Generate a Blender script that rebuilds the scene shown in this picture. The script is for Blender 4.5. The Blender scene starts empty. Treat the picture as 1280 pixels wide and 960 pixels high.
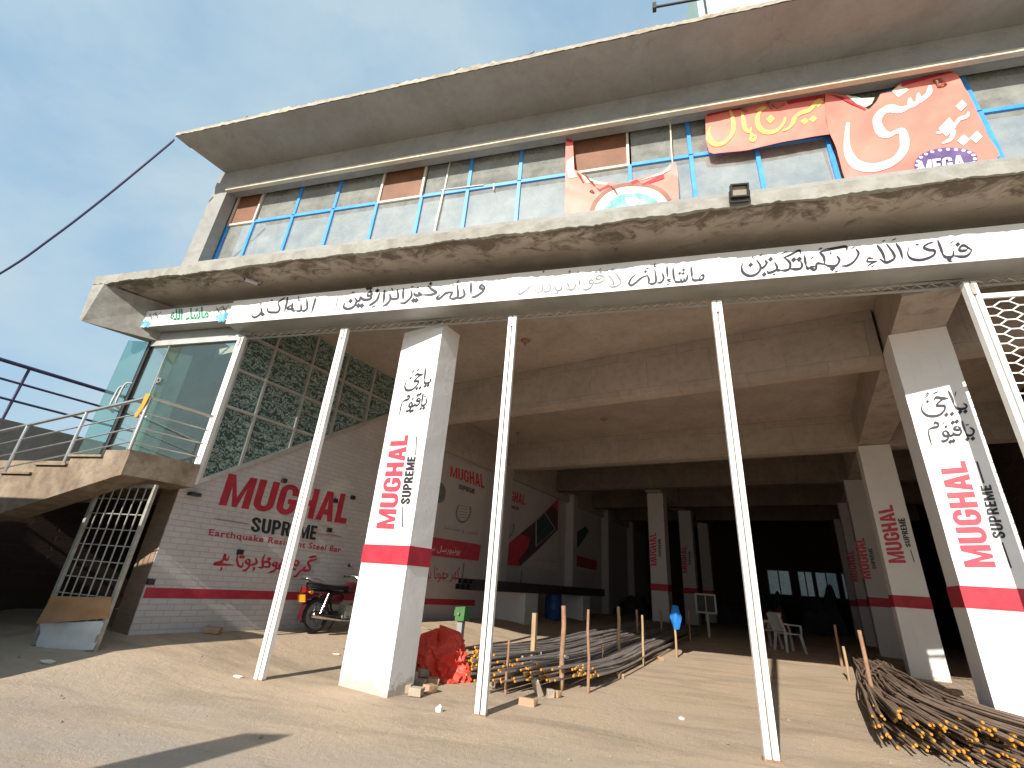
import bpy, bmesh, math, random
from mathutils import Vector, Matrix
random.seed(11)
R = math.radians
sc = bpy.context.scene
col = sc.collection

# ------------------------------------------------------------------ camera
CAM = Vector((0, 0, 1.3))
ROWS = ((0.966411, 0.246903, 0.071332), (0.034400, -0.399334, 0.916160), (-0.254688, 0.882934, 0.394414))
FPX = 576.2
cd = bpy.data.cameras.new('camera')
cd.sensor_width = 36.0
cd.lens = 36.0 * FPX / 1280.0
cd.clip_end = 3000
cam = bpy.data.objects.new('camera', cd)
col.objects.link(cam)
r_, u_, f_ = [Vector(v) for v in ROWS]
mw = Matrix((r_, u_, -f_)).transposed().to_4x4()
mw.translation = CAM
cam.matrix_world = mw
sc.camera = cam

# ------------------------------------------------------------------ sky, sun, exposure
SUN_AZ, SUN_EL = R(76.8), R(30.9)          # the way the light travels in plan, and its height
world = bpy.data.worlds.new('World')
sc.world = world
world.use_nodes = True
nt = world.node_tree
for n in list(nt.nodes):
    nt.nodes.remove(n)
wo = nt.nodes.new('ShaderNodeOutputWorld')
bg = nt.nodes.new('ShaderNodeBackground')
sky = nt.nodes.new('ShaderNodeTexSky')
sky.sky_type = 'NISHITA'
sky.sun_disc = False
sky.sun_elevation = SUN_EL
sky.sun_rotation = math.atan2(-math.cos(SUN_AZ), -math.sin(SUN_AZ))
sky.air_density = 1.0
sky.dust_density = 2.2
sky.ozone_density = 1.6
tc = nt.nodes.new('ShaderNodeTexCoord')
mp = nt.nodes.new('ShaderNodeMapping')
mp.inputs['Scale'].default_value = (1.0, 1.5, 2.1)
mp.inputs['Rotation'].default_value = (0.3, 0.2, 0.9)
mp.inputs['Location'].default_value = (0.35, 0.9, 0.1)
nz = nt.nodes.new('ShaderNodeTexNoise')
nz.inputs['Scale'].default_value = 1.9
nz.inputs['Detail'].default_value = 7
nz.inputs['Roughness'].default_value = 0.56
nz.inputs['Distortion'].default_value = 0.25
cr = nt.nodes.new('ShaderNodeValToRGB')
cr.color_ramp.elements[0].position = 0.33
cr.color_ramp.elements[0].color = (0, 0, 0, 1)
cr.color_ramp.elements[1].position = 0.62
cr.color_ramp.elements[1].color = (0.80, 0.80, 0.80, 1)
mx = nt.nodes.new('ShaderNodeMix')
mx.data_type = 'RGBA'
mx.inputs[7].default_value = (2.05, 2.55, 2.85, 1)
veil = nt.nodes.new('ShaderNodeMix')          # thin high haze that pales the whole sky
veil.data_type = 'RGBA'
veil.inputs[0].default_value = 0.78
veil.inputs[7].default_value = (1.05, 1.85, 2.55, 1)
nt.links.new(tc.outputs['Generated'], mp.inputs['Vector'])
nt.links.new(mp.outputs[0], nz.inputs['Vector'])
nt.links.new(nz.outputs[0], cr.inputs[0])
nt.links.new(cr.outputs[0], mx.inputs[0])
nt.links.new(sky.outputs[0], veil.inputs[6])
nt.links.new(veil.outputs[2], mx.inputs[6])
nt.links.new(mx.outputs[2], bg.inputs['Color'])
bg.inputs['Strength'].default_value = 0.15
nt.links.new(bg.outputs[0], wo.inputs[0])

sd = bpy.data.lights.new('sun', 'SUN')
sd.energy = 4.0
sd.angle = R(0.55)
sd.color = (1.0, 0.935, 0.85)
so = bpy.data.objects.new('sun', sd)
col.objects.link(so)
ld = Vector((math.cos(SUN_AZ) * math.cos(SUN_EL), math.sin(SUN_AZ) * math.cos(SUN_EL), -math.sin(SUN_EL)))
so.rotation_euler = ld.to_track_quat('-Z', 'Y').to_euler()
so.location = (-6, -20, 20)

sc.view_settings.view_transform = 'Standard'
sc.view_settings.look = 'None'
sc.view_settings.gamma = 1.0
sc.view_settings.exposure = 0.90
try:
    sc.cycles.max_bounces = 10
    sc.cycles.diffuse_bounces = 6
    sc.cycles.transparent_max_bounces = 12
    sc.cycles.sample_clamp_indirect = 6
except Exception:
    pass

# ------------------------------------------------------------------ plan geometry
GA = R(-16.036)                       # the hall grid is turned against the street front
GX = Vector((math.cos(GA), math.sin(GA), 0))
GY = Vector((-math.sin(GA), math.cos(GA), 0))
UP = Vector((0, 0, 1))


def G(a, b, z=0.0):
    return GX * a + GY * b + UP * z


def sstep(a, b, x):
    t = min(1, max(0, (x - a) / (b - a)))
    return t * t * (3 - 2 * t)


def gz(x, y):
    a = x * GX.x + y * GX.y
    b = x * GY.x + y * GY.y
    side = 0.27 * (1 - sstep(-7.9, -5.6, a)) * sstep(1.8, 3.4, b)
    deep = 0.2 * sstep(8, 17, b) * (1 - sstep(7, 9, a)) * sstep(-11, -10, a)
    return max(side, deep)


def ray(px, py):
    return r_ * ((px - 640) / FPX) - u_ * ((py - 480) / FPX) + f_


def on_y(px, py, y):
    d = ray(px, py)
    return CAM + d * (y / d.y)


def on_gx(px, py, a):
    d = ray(px, py)
    return CAM + d * (a / d.dot(GX))


def on_gy(px, py, b):
    d = ray(px, py)
    return CAM + d * (b / d.dot(GY))


def on_z(px, py, z):
    d = ray(px, py)
    return CAM + d * ((z - CAM.z) / d.z)


def on_g(px, py):                      # a point of the photographed ground
    z = 0.0
    for _ in range(30):
        p = on_z(px, py, z)
        z = z * 0.5 + gz(p.x, p.y) * 0.5
    p = on_z(px, py, z)
    return Vector((p.x, p.y, gz(p.x, p.y)))


def z_over(px, py, p):                 # height of a picture point straight above ground point p
    d = ray(px, py)
    t = (d.x * p.x + d.y * p.y) / (d.x * d.x + d.y * d.y)
    return CAM.z + t * d.z


def plane_y(y):
    return lambda q: on_y(q[0], q[1], y)


def plane_gx(a):
    return lambda q: on_gx(q[0], q[1], a)


def plane_gy(b):
    return lambda q: on_gy(q[0], q[1], b)


# ------------------------------------------------------------------ materials
def newmat(name):
    m = bpy.data.materials.new(name)
    m.use_nodes = True
    t = m.node_tree
    b = t.nodes['Principled BSDF']
    return m, t, b


def N(t, kind, **kw):
    n = t.nodes.new(kind)
    for k, v in kw.items():
        if k in n.inputs:
            n.inputs[k].default_value = v
        else:
            setattr(n, k, v)
    return n


def ramp(t, fac, stops):
    n = t.nodes.new('ShaderNodeValToRGB')
    e = n.color_ramp.elements
    while len(e) < len(stops):
        e.new(0.5)
    for i, (p, c) in enumerate(stops):
        e[i].position = p
        e[i].color = (c[0], c[1], c[2], 1) if not isinstance(c, (int, float)) else (c, c, c, 1)
    t.links.new(fac, n.inputs[0])
    return n.outputs[0]


def mixc(t, fac, a, b, mode='MIX'):
    n = t.nodes.new('ShaderNodeMix')
    n.data_type = 'RGBA'
    n.blend_type = mode
    for s, i in ((fac, 0), (a, 6), (b, 7)):
        if hasattr(s, 'is_linked') or hasattr(s, 'links'):
            t.links.new(s, n.inputs[i])
        elif isinstance(s, (int, float)):
            n.inputs[i].default_value = s
        else:
            n.inputs[i].default_value = (s[0], s[1], s[2], 1)
    return n.outputs[2]


def coords(t, scale=(1, 1, 1), rot=(0, 0, 0)):
    c = t.nodes.new('ShaderNodeTexCoord')
    m = t.nodes.new('ShaderNodeMapping')
    m.inputs['Scale'].default_value = scale
    m.inputs['Rotation'].default_value = rot
    t.links.new(c.outputs['Object'], m.inputs['Vector'])
    return m.outputs[0]


def noise(t, vec, scale, detail=5, rough=0.6, dist=0.0):
    n = t.nodes.new('ShaderNodeTexNoise')
    n.inputs['Scale'].default_value = scale
    n.inputs['Detail'].default_value = detail
    n.inputs['Roughness'].default_value = rough
    n.inputs['Distortion'].default_value = dist
    t.links.new(vec, n.inputs['Vector'])
    return n.outputs[0]


def bump(t, b, h, strength=0.3, dist=0.02):
    n = t.nodes.new('ShaderNodeBump')
    n.inputs['Strength'].default_value = strength
    n.inputs['Distance'].default_value = dist
    t.links.new(h, n.inputs['Height'])
    t.links.new(n.outputs[0], b.inputs['Normal'])


def mat(name, c, c2=None, scale=3.0, rough=0.7, bmp=0.15, bs=30, metal=0.0, lo=0.35, hi=0.65, spec=0.35, stretch=(1, 1, 1)):
    m, t, b = newmat(name)
    if c2 is None:
        c2 = tuple(x * 0.78 for x in c)
    v = coords(t, stretch)
    f = noise(t, v, scale)
    t.links.new(ramp(t, f, [(lo, c), (hi, c2)]), b.inputs['Base Color'])
    b.inputs['Roughness'].default_value = rough
    b.inputs['Metallic'].default_value = metal
    b.inputs['Specular IOR Level'].default_value = spec
    if bmp:
        bump(t, b, noise(t, v, bs, 4), bmp, 0.01)
    return m


M = {}


def mat_concrete(name, c, dark, stain=0.5, scale=1.2, cracks=True, blocks=False):
    m, t, b = newmat(name)
    v = coords(t)
    big = noise(t, v, scale, 6, 0.62, 0.4)
    mid = noise(t, v, 7.0, 6, 0.7)
    base = ramp(t, big, [(0.30, dark), (0.62, c)])
    base = mixc(t, ramp(t, mid, [(0.46, 0), (0.74, stain)]), base, tuple(x * 0.55 for x in dark))
    if cracks:
        vo = N(t, 'ShaderNodeTexVoronoi', feature='DISTANCE_TO_EDGE')
        vo.inputs['Scale'].default_value = 0.55
        wv = t.nodes.new('ShaderNodeVectorMath')
        wv.operation = 'ADD'
        nn = t.nodes.new('ShaderNodeTexNoise')
        nn.inputs['Scale'].default_value = 2.5
        t.links.new(v, nn.inputs['Vector'])
        t.links.new(v, wv.inputs[0])
        t.links.new(nn.outputs['Color'], wv.inputs[1])
        t.links.new(wv.outputs[0], vo.inputs['Vector'])
        ck = ramp(t, vo.outputs['Distance'], [(0.0, 0.22), (0.006, 0)])
        base = mixc(t, ck, base, tuple(x * 0.4 for x in dark))
    if blocks:                          # formwork joints of the cast beams
        vr = coords(t, (1, 1, 1), (0, 0, -GA))
        s_ = t.nodes.new('ShaderNodeSeparateXYZ')
        c_ = t.nodes.new('ShaderNodeCombineXYZ')
        t.links.new(vr, s_.inputs[0])
        t.links.new(s_.outputs[0], c_.inputs[0])
        t.links.new(s_.outputs[2], c_.inputs[1])
        wob = N(t, 'ShaderNodeVectorMath', operation='MULTIPLY_ADD')
        nn_ = t.nodes.new('ShaderNodeTexNoise')
        nn_.inputs['Scale'].default_value = 3
        t.links.new(vr, nn_.inputs['Vector'])
        wob.inputs[1].default_value = (0.09, 0.09, 0.09)
        t.links.new(nn_.outputs['Color'], wob.inputs[0])
        t.links.new(c_.outputs[0], wob.inputs[2])
        br = t.nodes.new('ShaderNodeTexBrick')
        br.inputs['Scale'].default_value = 1
        br.inputs['Brick Width'].default_value = 1.15
        br.inputs['Row Height'].default_value = 0.62
        br.inputs['Mortar Size'].default_value = 0.012
        br.inputs['Mortar Smooth'].default_value = 0.7
        t.links.new(wob.outputs[0], br.inputs['Vector'])
        br.inputs['Color1'].default_value = (0, 0, 0, 1)
        br.inputs['Color2'].default_value = (0.25, 0.25, 0.25, 1)
        br.inputs['Mortar'].default_value = (0.75, 0.75, 0.75, 1)
        brk = noise(t, vr, 2.2, 5, 0.7)
        mm_ = N(t, 'ShaderNodeMath', operation='MULTIPLY')
        t.links.new(br.outputs['Color'], mm_.inputs[0])
        t.links.new(ramp(t, brk, [(0.35, 0.25), (0.6, 1)]), mm_.inputs[1])
        base = mixc(t, mm_.outputs[0], base, tuple(x * 0.6 for x in dark))
    t.links.new(base, b.inputs['Base Color'])
    b.inputs['Roughness'].default_value = 0.9
    b.inputs['Specular IOR Level'].default_value = 0.2
    bump(t, b, noise(t, v, 18, 8, 0.7), 0.35, 0.02)
    return m


M['concrete'] = mat_concrete('grey_concrete', (0.33, 0.33, 0.31), (0.25, 0.25, 0.235), 0.3)
M['roof_concrete'] = mat_concrete('roof_concrete', (0.32, 0.315, 0.295), (0.265, 0.25, 0.23), 0.25)
M['ceiling'] = mat_concrete('ceiling_plaster', (0.45, 0.385, 0.335), (0.36, 0.305, 0.26), 0.35)
M['beam'] = mat_concrete('beam_concrete', (0.46, 0.395, 0.345), (0.38, 0.32, 0.275), 0.4, 1.2, False, True)
M['shaded_beam'] = mat_concrete('shaded_beam', (0.20, 0.16, 0.13), (0.14, 0.11, 0.09), 0.4, 1.2, False, True)  # beam concrete for the rear bays, their shade put into the colour
M['mortar_edge'] = mat_concrete('rough_mortar', (0.33, 0.325, 0.29), (0.23, 0.215, 0.185), 0.4, 4.0, False)
M['roof_rubble'] = mat_concrete('roof_rubble', (0.46, 0.41, 0.33), (0.30, 0.25, 0.19), 0.5, 3.0, False)
M['cream_edge'] = mat_concrete('cream_edge', (0.56, 0.52, 0.42), (0.46, 0.42, 0.34), 0.2, 3.0, False)
M['stair_concrete'] = mat_concrete('stair_concrete', (0.31, 0.245, 0.18), (0.17, 0.125, 0.085), 0.7, 2.2)
M['pale_plaster'] = mat_concrete('pale_plaster', (0.47, 0.46, 0.40), (0.38, 0.37, 0.32), 0.25, 1.5, False)
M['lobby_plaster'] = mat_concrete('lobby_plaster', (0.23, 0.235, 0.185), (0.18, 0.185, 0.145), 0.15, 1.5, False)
M['neighbour'] = mat_concrete('neighbour_plaster', (0.20, 0.195, 0.18), (0.15, 0.145, 0.135), 0.3, 0.8)


def mat_soffit():
    m, t, b = newmat('stained_soffit')
    v = coords(t)
    vs = coords(t, (0.9, 1.3, 1))
    big = noise(t, v, 0.9, 6, 0.6, 0.6)
    base = ramp(t, big, [(0.32, (0.34, 0.29, 0.24)), (0.6, (0.45, 0.395, 0.335))])
    # damp, flaking patches that hug the broken front edge
    sep = t.nodes.new('ShaderNodeSeparateXYZ')
    t.links.new(v, sep.inputs[0])
    mr = N(t, 'ShaderNodeMapRange')
    mr.inputs[1].default_value = 0.02
    mr.inputs[2].default_value = 0.75
    mr.inputs[3].default_value = 0.20
    mr.inputs[4].default_value = -0.10
    t.links.new(sep.outputs[1], mr.inputs[0])
    d = noise(t, vs, 3.2, 9, 0.72, 0.9)
    ad = N(t, 'ShaderNodeMath', operation='ADD')
    t.links.new(d, ad.inputs[0])
    t.links.new(mr.outputs[0], ad.inputs[1])
    base = mixc(t, ramp(t, ad.outputs[0], [(0.56, 0), (0.70, 0.85)]), base, (0.11, 0.085, 0.062))
    fl = noise(t, v, 11, 6, 0.75)
    base = mixc(t, ramp(t, fl, [(0.60, 0), (0.66, 0.5)]), base, (0.40, 0.37, 0.32))
    t.links.new(base, b.inputs['Base Color'])
    b.inputs['Roughness'].default_value = 0.95
    b.inputs['Specular IOR Level'].default_value = 0.15
    bump(t, b, d, 0.6, 0.05)
    return m


M['soffit'] = mat_soffit()


def mat_ground():
    m, t, b = newmat('dusty_ground')
    v = coords(t)
    vs = coords(t, (0.35, 1.3, 1), (0, 0, R(-6)))
    big = noise(t, v, 0.45, 7, 0.6, 0.5)
    base = ramp(t, big, [(0.34, (0.52, 0.395, 0.275)), (0.52, (0.48, 0.375, 0.27)), (0.68, (0.43, 0.345, 0.265))])
    tr = noise(t, vs, 1.6, 6, 0.62, 0.6)
    base = mixc(t, ramp(t, tr, [(0.47, 0), (0.68, 0.75)]), base, (0.29, 0.23, 0.165))
    sp = t.nodes.new('ShaderNodeSeparateXYZ')
    t.links.new(v, sp.inputs[0])
    mr = N(t, 'ShaderNodeMapRange')                      # the worn road edge in front is greyer than the yard
    mr.inputs[1].default_value = 5.4
    mr.inputs[2].default_value = 3.4
    t.links.new(sp.outputs[1], mr.inputs[0])
    g2 = noise(t, vs, 0.9, 7, 0.65, 0.4)
    mu = N(t, 'ShaderNodeMath', operation='MULTIPLY')
    t.links.new(mr.outputs[0], mu.inputs[0])
    t.links.new(ramp(t, g2, [(0.38, 0.25), (0.62, 0.85)]), mu.inputs[1])
    base = mixc(t, mu.outputs[0], base, (0.37, 0.325, 0.28))
    fine = noise(t, v, 70, 5, 0.85)
    base = mixc(t, ramp(t, fine, [(0.54, 0), (0.72, 0.45)]), base, (0.26, 0.20, 0.14))
    mid = noise(t, v, 9, 8, 0.75, 0.2)
    base = mixc(t, ramp(t, mid, [(0.56, 0), (0.72, 0.42)]), base, (0.28, 0.22, 0.155))
    base = mixc(t, ramp(t, mid, [(0.30, 0.35), (0.44, 0)]), base, (0.50, 0.42, 0.31))
    scr = noise(t, coords(t, (0.5, 7, 1), (0, 0, R(-9))), 1.7, 6, 0.7, 0.5)        # thin tyre scrapes
    base = mixc(t, ramp(t, scr, [(0.60, 0), (0.70, 0.4)]), base, (0.22, 0.185, 0.145))
    peb = N(t, 'ShaderNodeTexVoronoi')
    peb.inputs['Scale'].default_value = 34
    peb.inputs['Randomness'].default_value = 1
    t.links.new(v, peb.inputs['Vector'])
    pebm = noise(t, v, 1.3, 4, 0.6)
    pm = N(t, 'ShaderNodeMath', operation='MULTIPLY')
    t.links.new(ramp(t, peb.outputs['Distance'], [(0.12, 0.8), (0.20, 0)]), pm.inputs[0])
    t.links.new(ramp(t, pebm, [(0.50, 0), (0.60, 1)]), pm.inputs[1])
    base = mixc(t, pm.outputs[0], base, (0.50, 0.44, 0.35))
    t.links.new(base, b.inputs['Base Color'])
    b.inputs['Roughness'].default_value = 0.97
    b.inputs['Specular IOR Level'].default_value = 0.12
    h = N(t, 'ShaderNodeMath', operation='MULTIPLY_ADD')
    h.inputs[1].default_value = 0.5
    t.links.new(fine, h.inputs[0])
    t.links.new(mid, h.inputs[2])
    bump(t, b, h.outputs[0], 0.75, 0.03)
    return m


M['ground'] = mat_ground()


def mat_brick(name, face, face2, mortar, rotz, bstr=0.5, sx=1.0, dirty=None):
    m, t, b = newmat(name)
    v = coords(t, (1, 1, 1), (0, 0, rotz))
    s = t.nodes.new('ShaderNodeSeparateXYZ')
    c = t.nodes.new('ShaderNodeCombineXYZ')
    t.links.new(v, s.inputs[0])
    t.links.new(s.outputs[0], c.inputs[0])
    t.links.new(s.outputs[2], c.inputs[1])
    br = t.nodes.new('ShaderNodeTexBrick')
    br.inputs['Scale'].default_value = sx
    br.inputs['Brick Width'].default_value = 0.235
    br.inputs['Row Height'].default_value = 0.082
    br.inputs['Mortar Size'].default_value = 0.007
    br.inputs['Mortar Smooth'].default_value = 0.4
    br.inputs['Color1'].default_value = (*face, 1)
    br.inputs['Color2'].default_value = (*face2, 1)
    br.inputs['Mortar'].default_value = (*mortar, 1)
    t.links.new(c.outputs[0], br.inputs['Vector'])
    base = br.outputs['Color']
    n1 = noise(t, v, 1.4, 6, 0.65, 0.3)
    base = mixc(t, ramp(t, n1, [(0.45, 0), (0.75, 0.45)]), base, dirty or tuple(x * 0.6 for x in face))
    n2 = noise(t, v, 14, 5, 0.7)
    base = mixc(t, ramp(t, n2, [(0.62, 0), (0.7, 0.35)]), base, tuple(x * 0.55 for x in face))
    t.links.new(base, b.inputs['Base Color'])
    b.inputs['Roughness'].default_value = 0.85
    b.inputs['Specular IOR Level'].default_value = 0.25
    inv = N(t, 'ShaderNodeMath', operation='SUBTRACT')
    inv.inputs[0].default_value = 1.0
    t.links.new(br.outputs['Fac'], inv.inputs[1])
    ad = N(t, 'ShaderNodeMath', operation='ADD')
    m2 = N(t, 'ShaderNodeMath', operation='MULTIPLY')
    m2.inputs[1].default_value = 0.7
    t.links.new(n2, m2.inputs[0])
    t.links.new(inv.outputs[0], ad.inputs[0])
    t.links.new(m2.outputs[0], ad.inputs[1])
    bump(t, b, ad.outputs[0], bstr, 0.012)
    return m


ROT_GY = -(math.pi / 2 + GA)
M['white_brick'] = mat_brick('whitewashed_brick', (0.55, 0.51, 0.485), (0.51, 0.47, 0.445), (0.45, 0.41, 0.385), ROT_GY, 0.6, 1.0, (0.36, 0.32, 0.31))
M['raw_brick'] = mat_brick('raw_brick', (0.30, 0.20, 0.13), (0.25, 0.165, 0.105), (0.27, 0.23, 0.18), -GA, 0.8)
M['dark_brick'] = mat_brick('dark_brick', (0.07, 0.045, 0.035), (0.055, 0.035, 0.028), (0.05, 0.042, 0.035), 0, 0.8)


def mat_white_paint(name, c=(0.80, 0.785, 0.77), z0=0.0):
    m, t, b = newmat(name)
    v = coords(t)
    n1 = noise(t, v, 2.2, 6, 0.65)
    base = ramp(t, n1, [(0.3, tuple(x * 0.93 for x in c)), (0.6, c)])
    sp = t.nodes.new('ShaderNodeSeparateXYZ')
    t.links.new(v, sp.inputs[0])
    mr = N(t, 'ShaderNodeMapRange')                      # splashed mud and chipped paint at the foot
    mr.inputs[1].default_value = z0
    mr.inputs[2].default_value = z0 + 0.45
    mr.inputs[3].default_value = 0.34
    mr.inputs[4].default_value = -0.12
    t.links.new(sp.outputs[2], mr.inputs[0])
    n2 = noise(t, v, 8, 7, 0.75, 0.3)
    ad = N(t, 'ShaderNodeMath', operation='ADD')
    t.links.new(n2, ad.inputs[0])
    t.links.new(mr.outputs[0], ad.inputs[1])
    base = mixc(t, ramp(t, ad.outputs[0], [(0.66, 0), (0.80, 0.8)]), base, (0.40, 0.32, 0.24))
    n3 = noise(t, coords(t, (6, 6, 0.8)), 2.0, 5, 0.6)
    base = mixc(t, ramp(t, n3, [(0.58, 0), (0.8, 0.22)]), base, (0.52, 0.47, 0.41))
    t.links.new(base, b.inputs['Base Color'])
    b.inputs['Roughness'].default_value = 0.55
    b.inputs['Specular IOR Level'].default_value = 0.35
    bump(t, b, noise(t, v, 12, 7, 0.65), 0.22, 0.02)
    return m


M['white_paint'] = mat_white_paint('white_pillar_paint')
M['shaded_paint'] = mat_white_paint('shaded_pillar_paint', (0.50, 0.47, 0.455))  # pillar white toned down to paint in the shade deep in the hall
M['white_block'] = mat_white_paint('white_plinth_paint', (0.62, 0.60, 0.58))
M['inner_wall'] = mat_white_paint('inner_wall_paint', (0.46, 0.42, 0.41))
M['red_paint'] = mat('red_paint', (0.56, 0.045, 0.075), (0.45, 0.03, 0.055), 5, 0.55, 0.1)
M['dark_red'] = mat('dark_red_paint', (0.44, 0.035, 0.055), (0.36, 0.022, 0.04), 6, 0.6, 0.15)
M['red_lettering'] = mat('red_lettering', (0.58, 0.07, 0.10), (0.50, 0.05, 0.075), 8, 0.5, 0.1)
M['black_lettering'] = mat('black_lettering', (0.018, 0.018, 0.024), (0.03, 0.03, 0.036), 8, 0.5, 0.1)
M['ink'] = mat('sign_ink', (0.018, 0.02, 0.032), (0.035, 0.036, 0.05), 3, 0.6, 0)
M['faded_ink'] = mat('faded_ink', (0.10, 0.10, 0.11), (0.30, 0.30, 0.31), 3, 0.6, 0)
M['sign_white'] = mat('sign_white', (0.78, 0.765, 0.735), (0.70, 0.69, 0.665), 1.4, 0.45, 0.05, 6)
M['sheet_grey'] = mat('sheet_metal_grey', (0.40, 0.41, 0.39), (0.30, 0.30, 0.28), 1.2, 0.45, 0.1, 5, 0.3)
M['post_white'] = mat('post_white_paint', (0.80, 0.785, 0.74), (0.66, 0.63, 0.57), 2.5, 0.42, 0.12, 20, 0.0, 0.45, 0.75)
M['groove'] = mat('groove_dark', (0.10, 0.10, 0.09), None, 5, 0.8)
M['rust'] = mat('rusty_steel', (0.36, 0.215, 0.135), (0.23, 0.125, 0.075), 9, 0.85, 0.4, 60)
M['wood'] = mat('stake_wood', (0.42, 0.30, 0.17), (0.27, 0.19, 0.11), 5, 0.8, 0.3, 40, stretch=(4, 4, 0.6))
M['aluminium'] = mat('aluminium_frame', (0.62, 0.61, 0.58), (0.50, 0.49, 0.46), 4, 0.38, 0.05, 30, 0.55)
M['steel'] = mat('stainless_steel', (0.66, 0.65, 0.62), (0.55, 0.54, 0.51), 5, 0.28, 0.0, 30, 0.85)
M['galv'] = mat('galvanised_wire', (0.42, 0.42, 0.38), (0.30, 0.29, 0.25), 6, 0.55, 0.1, 40, 0.4)
M['blue_frame'] = mat('blue_window_paint', (0.05, 0.27, 0.72), (0.08, 0.34, 0.76), 4, 0.38, 0.05)
M['white_frame'] = mat('white_window_paint', (0.72, 0.66, 0.58), (0.58, 0.50, 0.42), 4, 0.5, 0.05)
M['brown_board'] = mat('brown_board', (0.23, 0.105, 0.055), (0.165, 0.075, 0.042), 3, 0.6, 0.15, 15)
M['navy'] = mat('navy_paint', (0.03, 0.032, 0.10), (0.05, 0.045, 0.10), 5, 0.5, 0.1)
M['banner_red'] = mat('banner_red', (0.80, 0.17, 0.13), (0.72, 0.13, 0.105), 1.5, 0.5, 0.1, 8)
M['banner_pink'] = mat('banner_pink', (0.80, 0.25, 0.19), (0.74, 0.18, 0.14), 1.2, 0.5, 0.1, 8)
M['banner_cream'] = mat('banner_cream', (0.80, 0.72, 0.56), (0.72, 0.60, 0.44), 3, 0.55, 0.1)
M['banner_green'] = mat('banner_green', (0.02, 0.36, 0.24), (0.30, 0.62, 0.48), 5, 0.5, 0.1)
M['banner_white'] = mat('banner_white', (0.80, 0.77, 0.72), (0.72, 0.70, 0.66), 5, 0.5, 0.05)
M['banner_yellow'] = mat('banner_yellow', (0.80, 0.55, 0.16), (0.76, 0.47, 0.14), 5, 0.5, 0.05)
M['banner_brown'] = mat('banner_brown', (0.30, 0.14, 0.10), None, 5, 0.6)
M['banner_navy'] = mat('banner_navy', (0.06, 0.05, 0.16), (0.16, 0.10, 0.24), 3, 0.5, 0.05)
M['tarp'] = mat('red_tarpaulin', (0.74, 0.085, 0.05), (0.62, 0.055, 0.035), 3, 0.5, 0.25, 14)
M['green_paint'] = mat('green_paint', (0.075, 0.20, 0.065), (0.055, 0.15, 0.05), 6, 0.6, 0.25)
M['blue_plastic'] = mat('blue_plastic', (0.02, 0.09, 0.28), (0.015, 0.06, 0.2), 3, 0.4, 0.05)
M['blue_cloth'] = mat('blue_cloth', (0.02, 0.20, 0.62), (0.015, 0.14, 0.45), 8, 0.7, 0.2)
M['dark_steel'] = mat('dark_steel', (0.075, 0.075, 0.08), (0.05, 0.045, 0.04), 4, 0.5, 0.2, 30, 0.6)
M['rebar'] = mat('rebar_steel', (0.40, 0.36, 0.335), (0.25, 0.21, 0.185), 2.5, 0.45, 0.3, 90, 0.3)
M['rebar_rust'] = mat('rebar_rusting', (0.30, 0.225, 0.17), (0.18, 0.125, 0.09), 2.5, 0.6, 0.35, 90, 0.3)
M['rebar_tip'] = mat('rebar_tip_yellow', (0.60, 0.30, 0.04), (0.36, 0.16, 0.03), 40, 0.5, 0.1, 60)
M['brick_loose'] = mat('loose_brick', (0.44, 0.27, 0.16), (0.36, 0.25, 0.16), 7, 0.9, 0.5, 40)
M['stone'] = mat('stone', (0.30, 0.265, 0.215), (0.24, 0.205, 0.16), 9, 0.9, 0.3)
M['brick_grey'] = mat('mortared_brick', (0.42, 0.36, 0.28), (0.34, 0.27, 0.20), 7, 0.9, 0.5, 40)
M['cardboard'] = mat('cardboard', (0.42, 0.24, 0.12), (0.34, 0.19, 0.095), 3, 0.8, 0.2, 10)
M['white_sheet'] = mat('white_plastic_sheet', (0.62, 0.63, 0.63), (0.54, 0.55, 0.55), 4, 0.5, 0.3, 12)
M['paper'] = mat('scrap_paper', (0.75, 0.72, 0.66), (0.62, 0.58, 0.52), 9, 0.8, 0.1)
M['rubber'] = mat('black_rubber', (0.025, 0.025, 0.025), None, 9, 0.8, 0.2)
M['bike_red'] = mat('bike_red', (0.06, 0.008, 0.012), (0.045, 0.006, 0.01), 5, 0.3, 0)
M['bike_black'] = mat('bike_black', (0.02, 0.02, 0.022), None, 5, 0.4, 0.05)
M['chrome'] = mat('chrome', (0.6, 0.6, 0.6), None, 5, 0.18, 0, 10, 1.0)
M['amber'] = mat('amber_plastic', (0.62, 0.28, 0.02), (0.55, 0.22, 0.02), 5, 0.3, 0)
M['lamp_red'] = mat('lamp_red', (0.22, 0.012, 0.012), None, 5, 0.25, 0)
M['chair_white'] = mat('chair_plastic', (0.52, 0.52, 0.50), None, 5, 0.4, 0)
M['black_plastic'] = mat('black_plastic', (0.035, 0.03, 0.03), None, 4, 0.5, 0.1)
M['lamp_glass'] = mat('lamp_reflector', (0.36, 0.32, 0.25), (0.30, 0.27, 0.21), 20, 0.3, 0.1)
M['dark_goods'] = mat('dark_goods', (0.045, 0.045, 0.05), (0.03, 0.028, 0.03), 3, 0.7, 0.4, 6)
M['goods_red'] = mat('goods_red', (0.22, 0.03, 0.03), (0.25, 0.09, 0.03), 3, 0.7, 0.3)
M['tower_green'] = mat('tower_green', (0.42, 0.58, 0.52), (0.36, 0.50, 0.46), 2, 0.7, 0.1)
M['orange_cloth'] = mat('orange_cloth', (0.66, 0.30, 0.03), None, 6, 0.7, 0.1)
M['poster_white'] = mat('poster_white', (0.54, 0.50, 0.475), (0.48, 0.445, 0.43), 1.5, 0.5, 0.03)
M['poster_dark'] = mat('poster_dark', (0.09, 0.06, 0.07), (0.12, 0.05, 0.06), 2, 0.5, 0.03)
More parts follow.
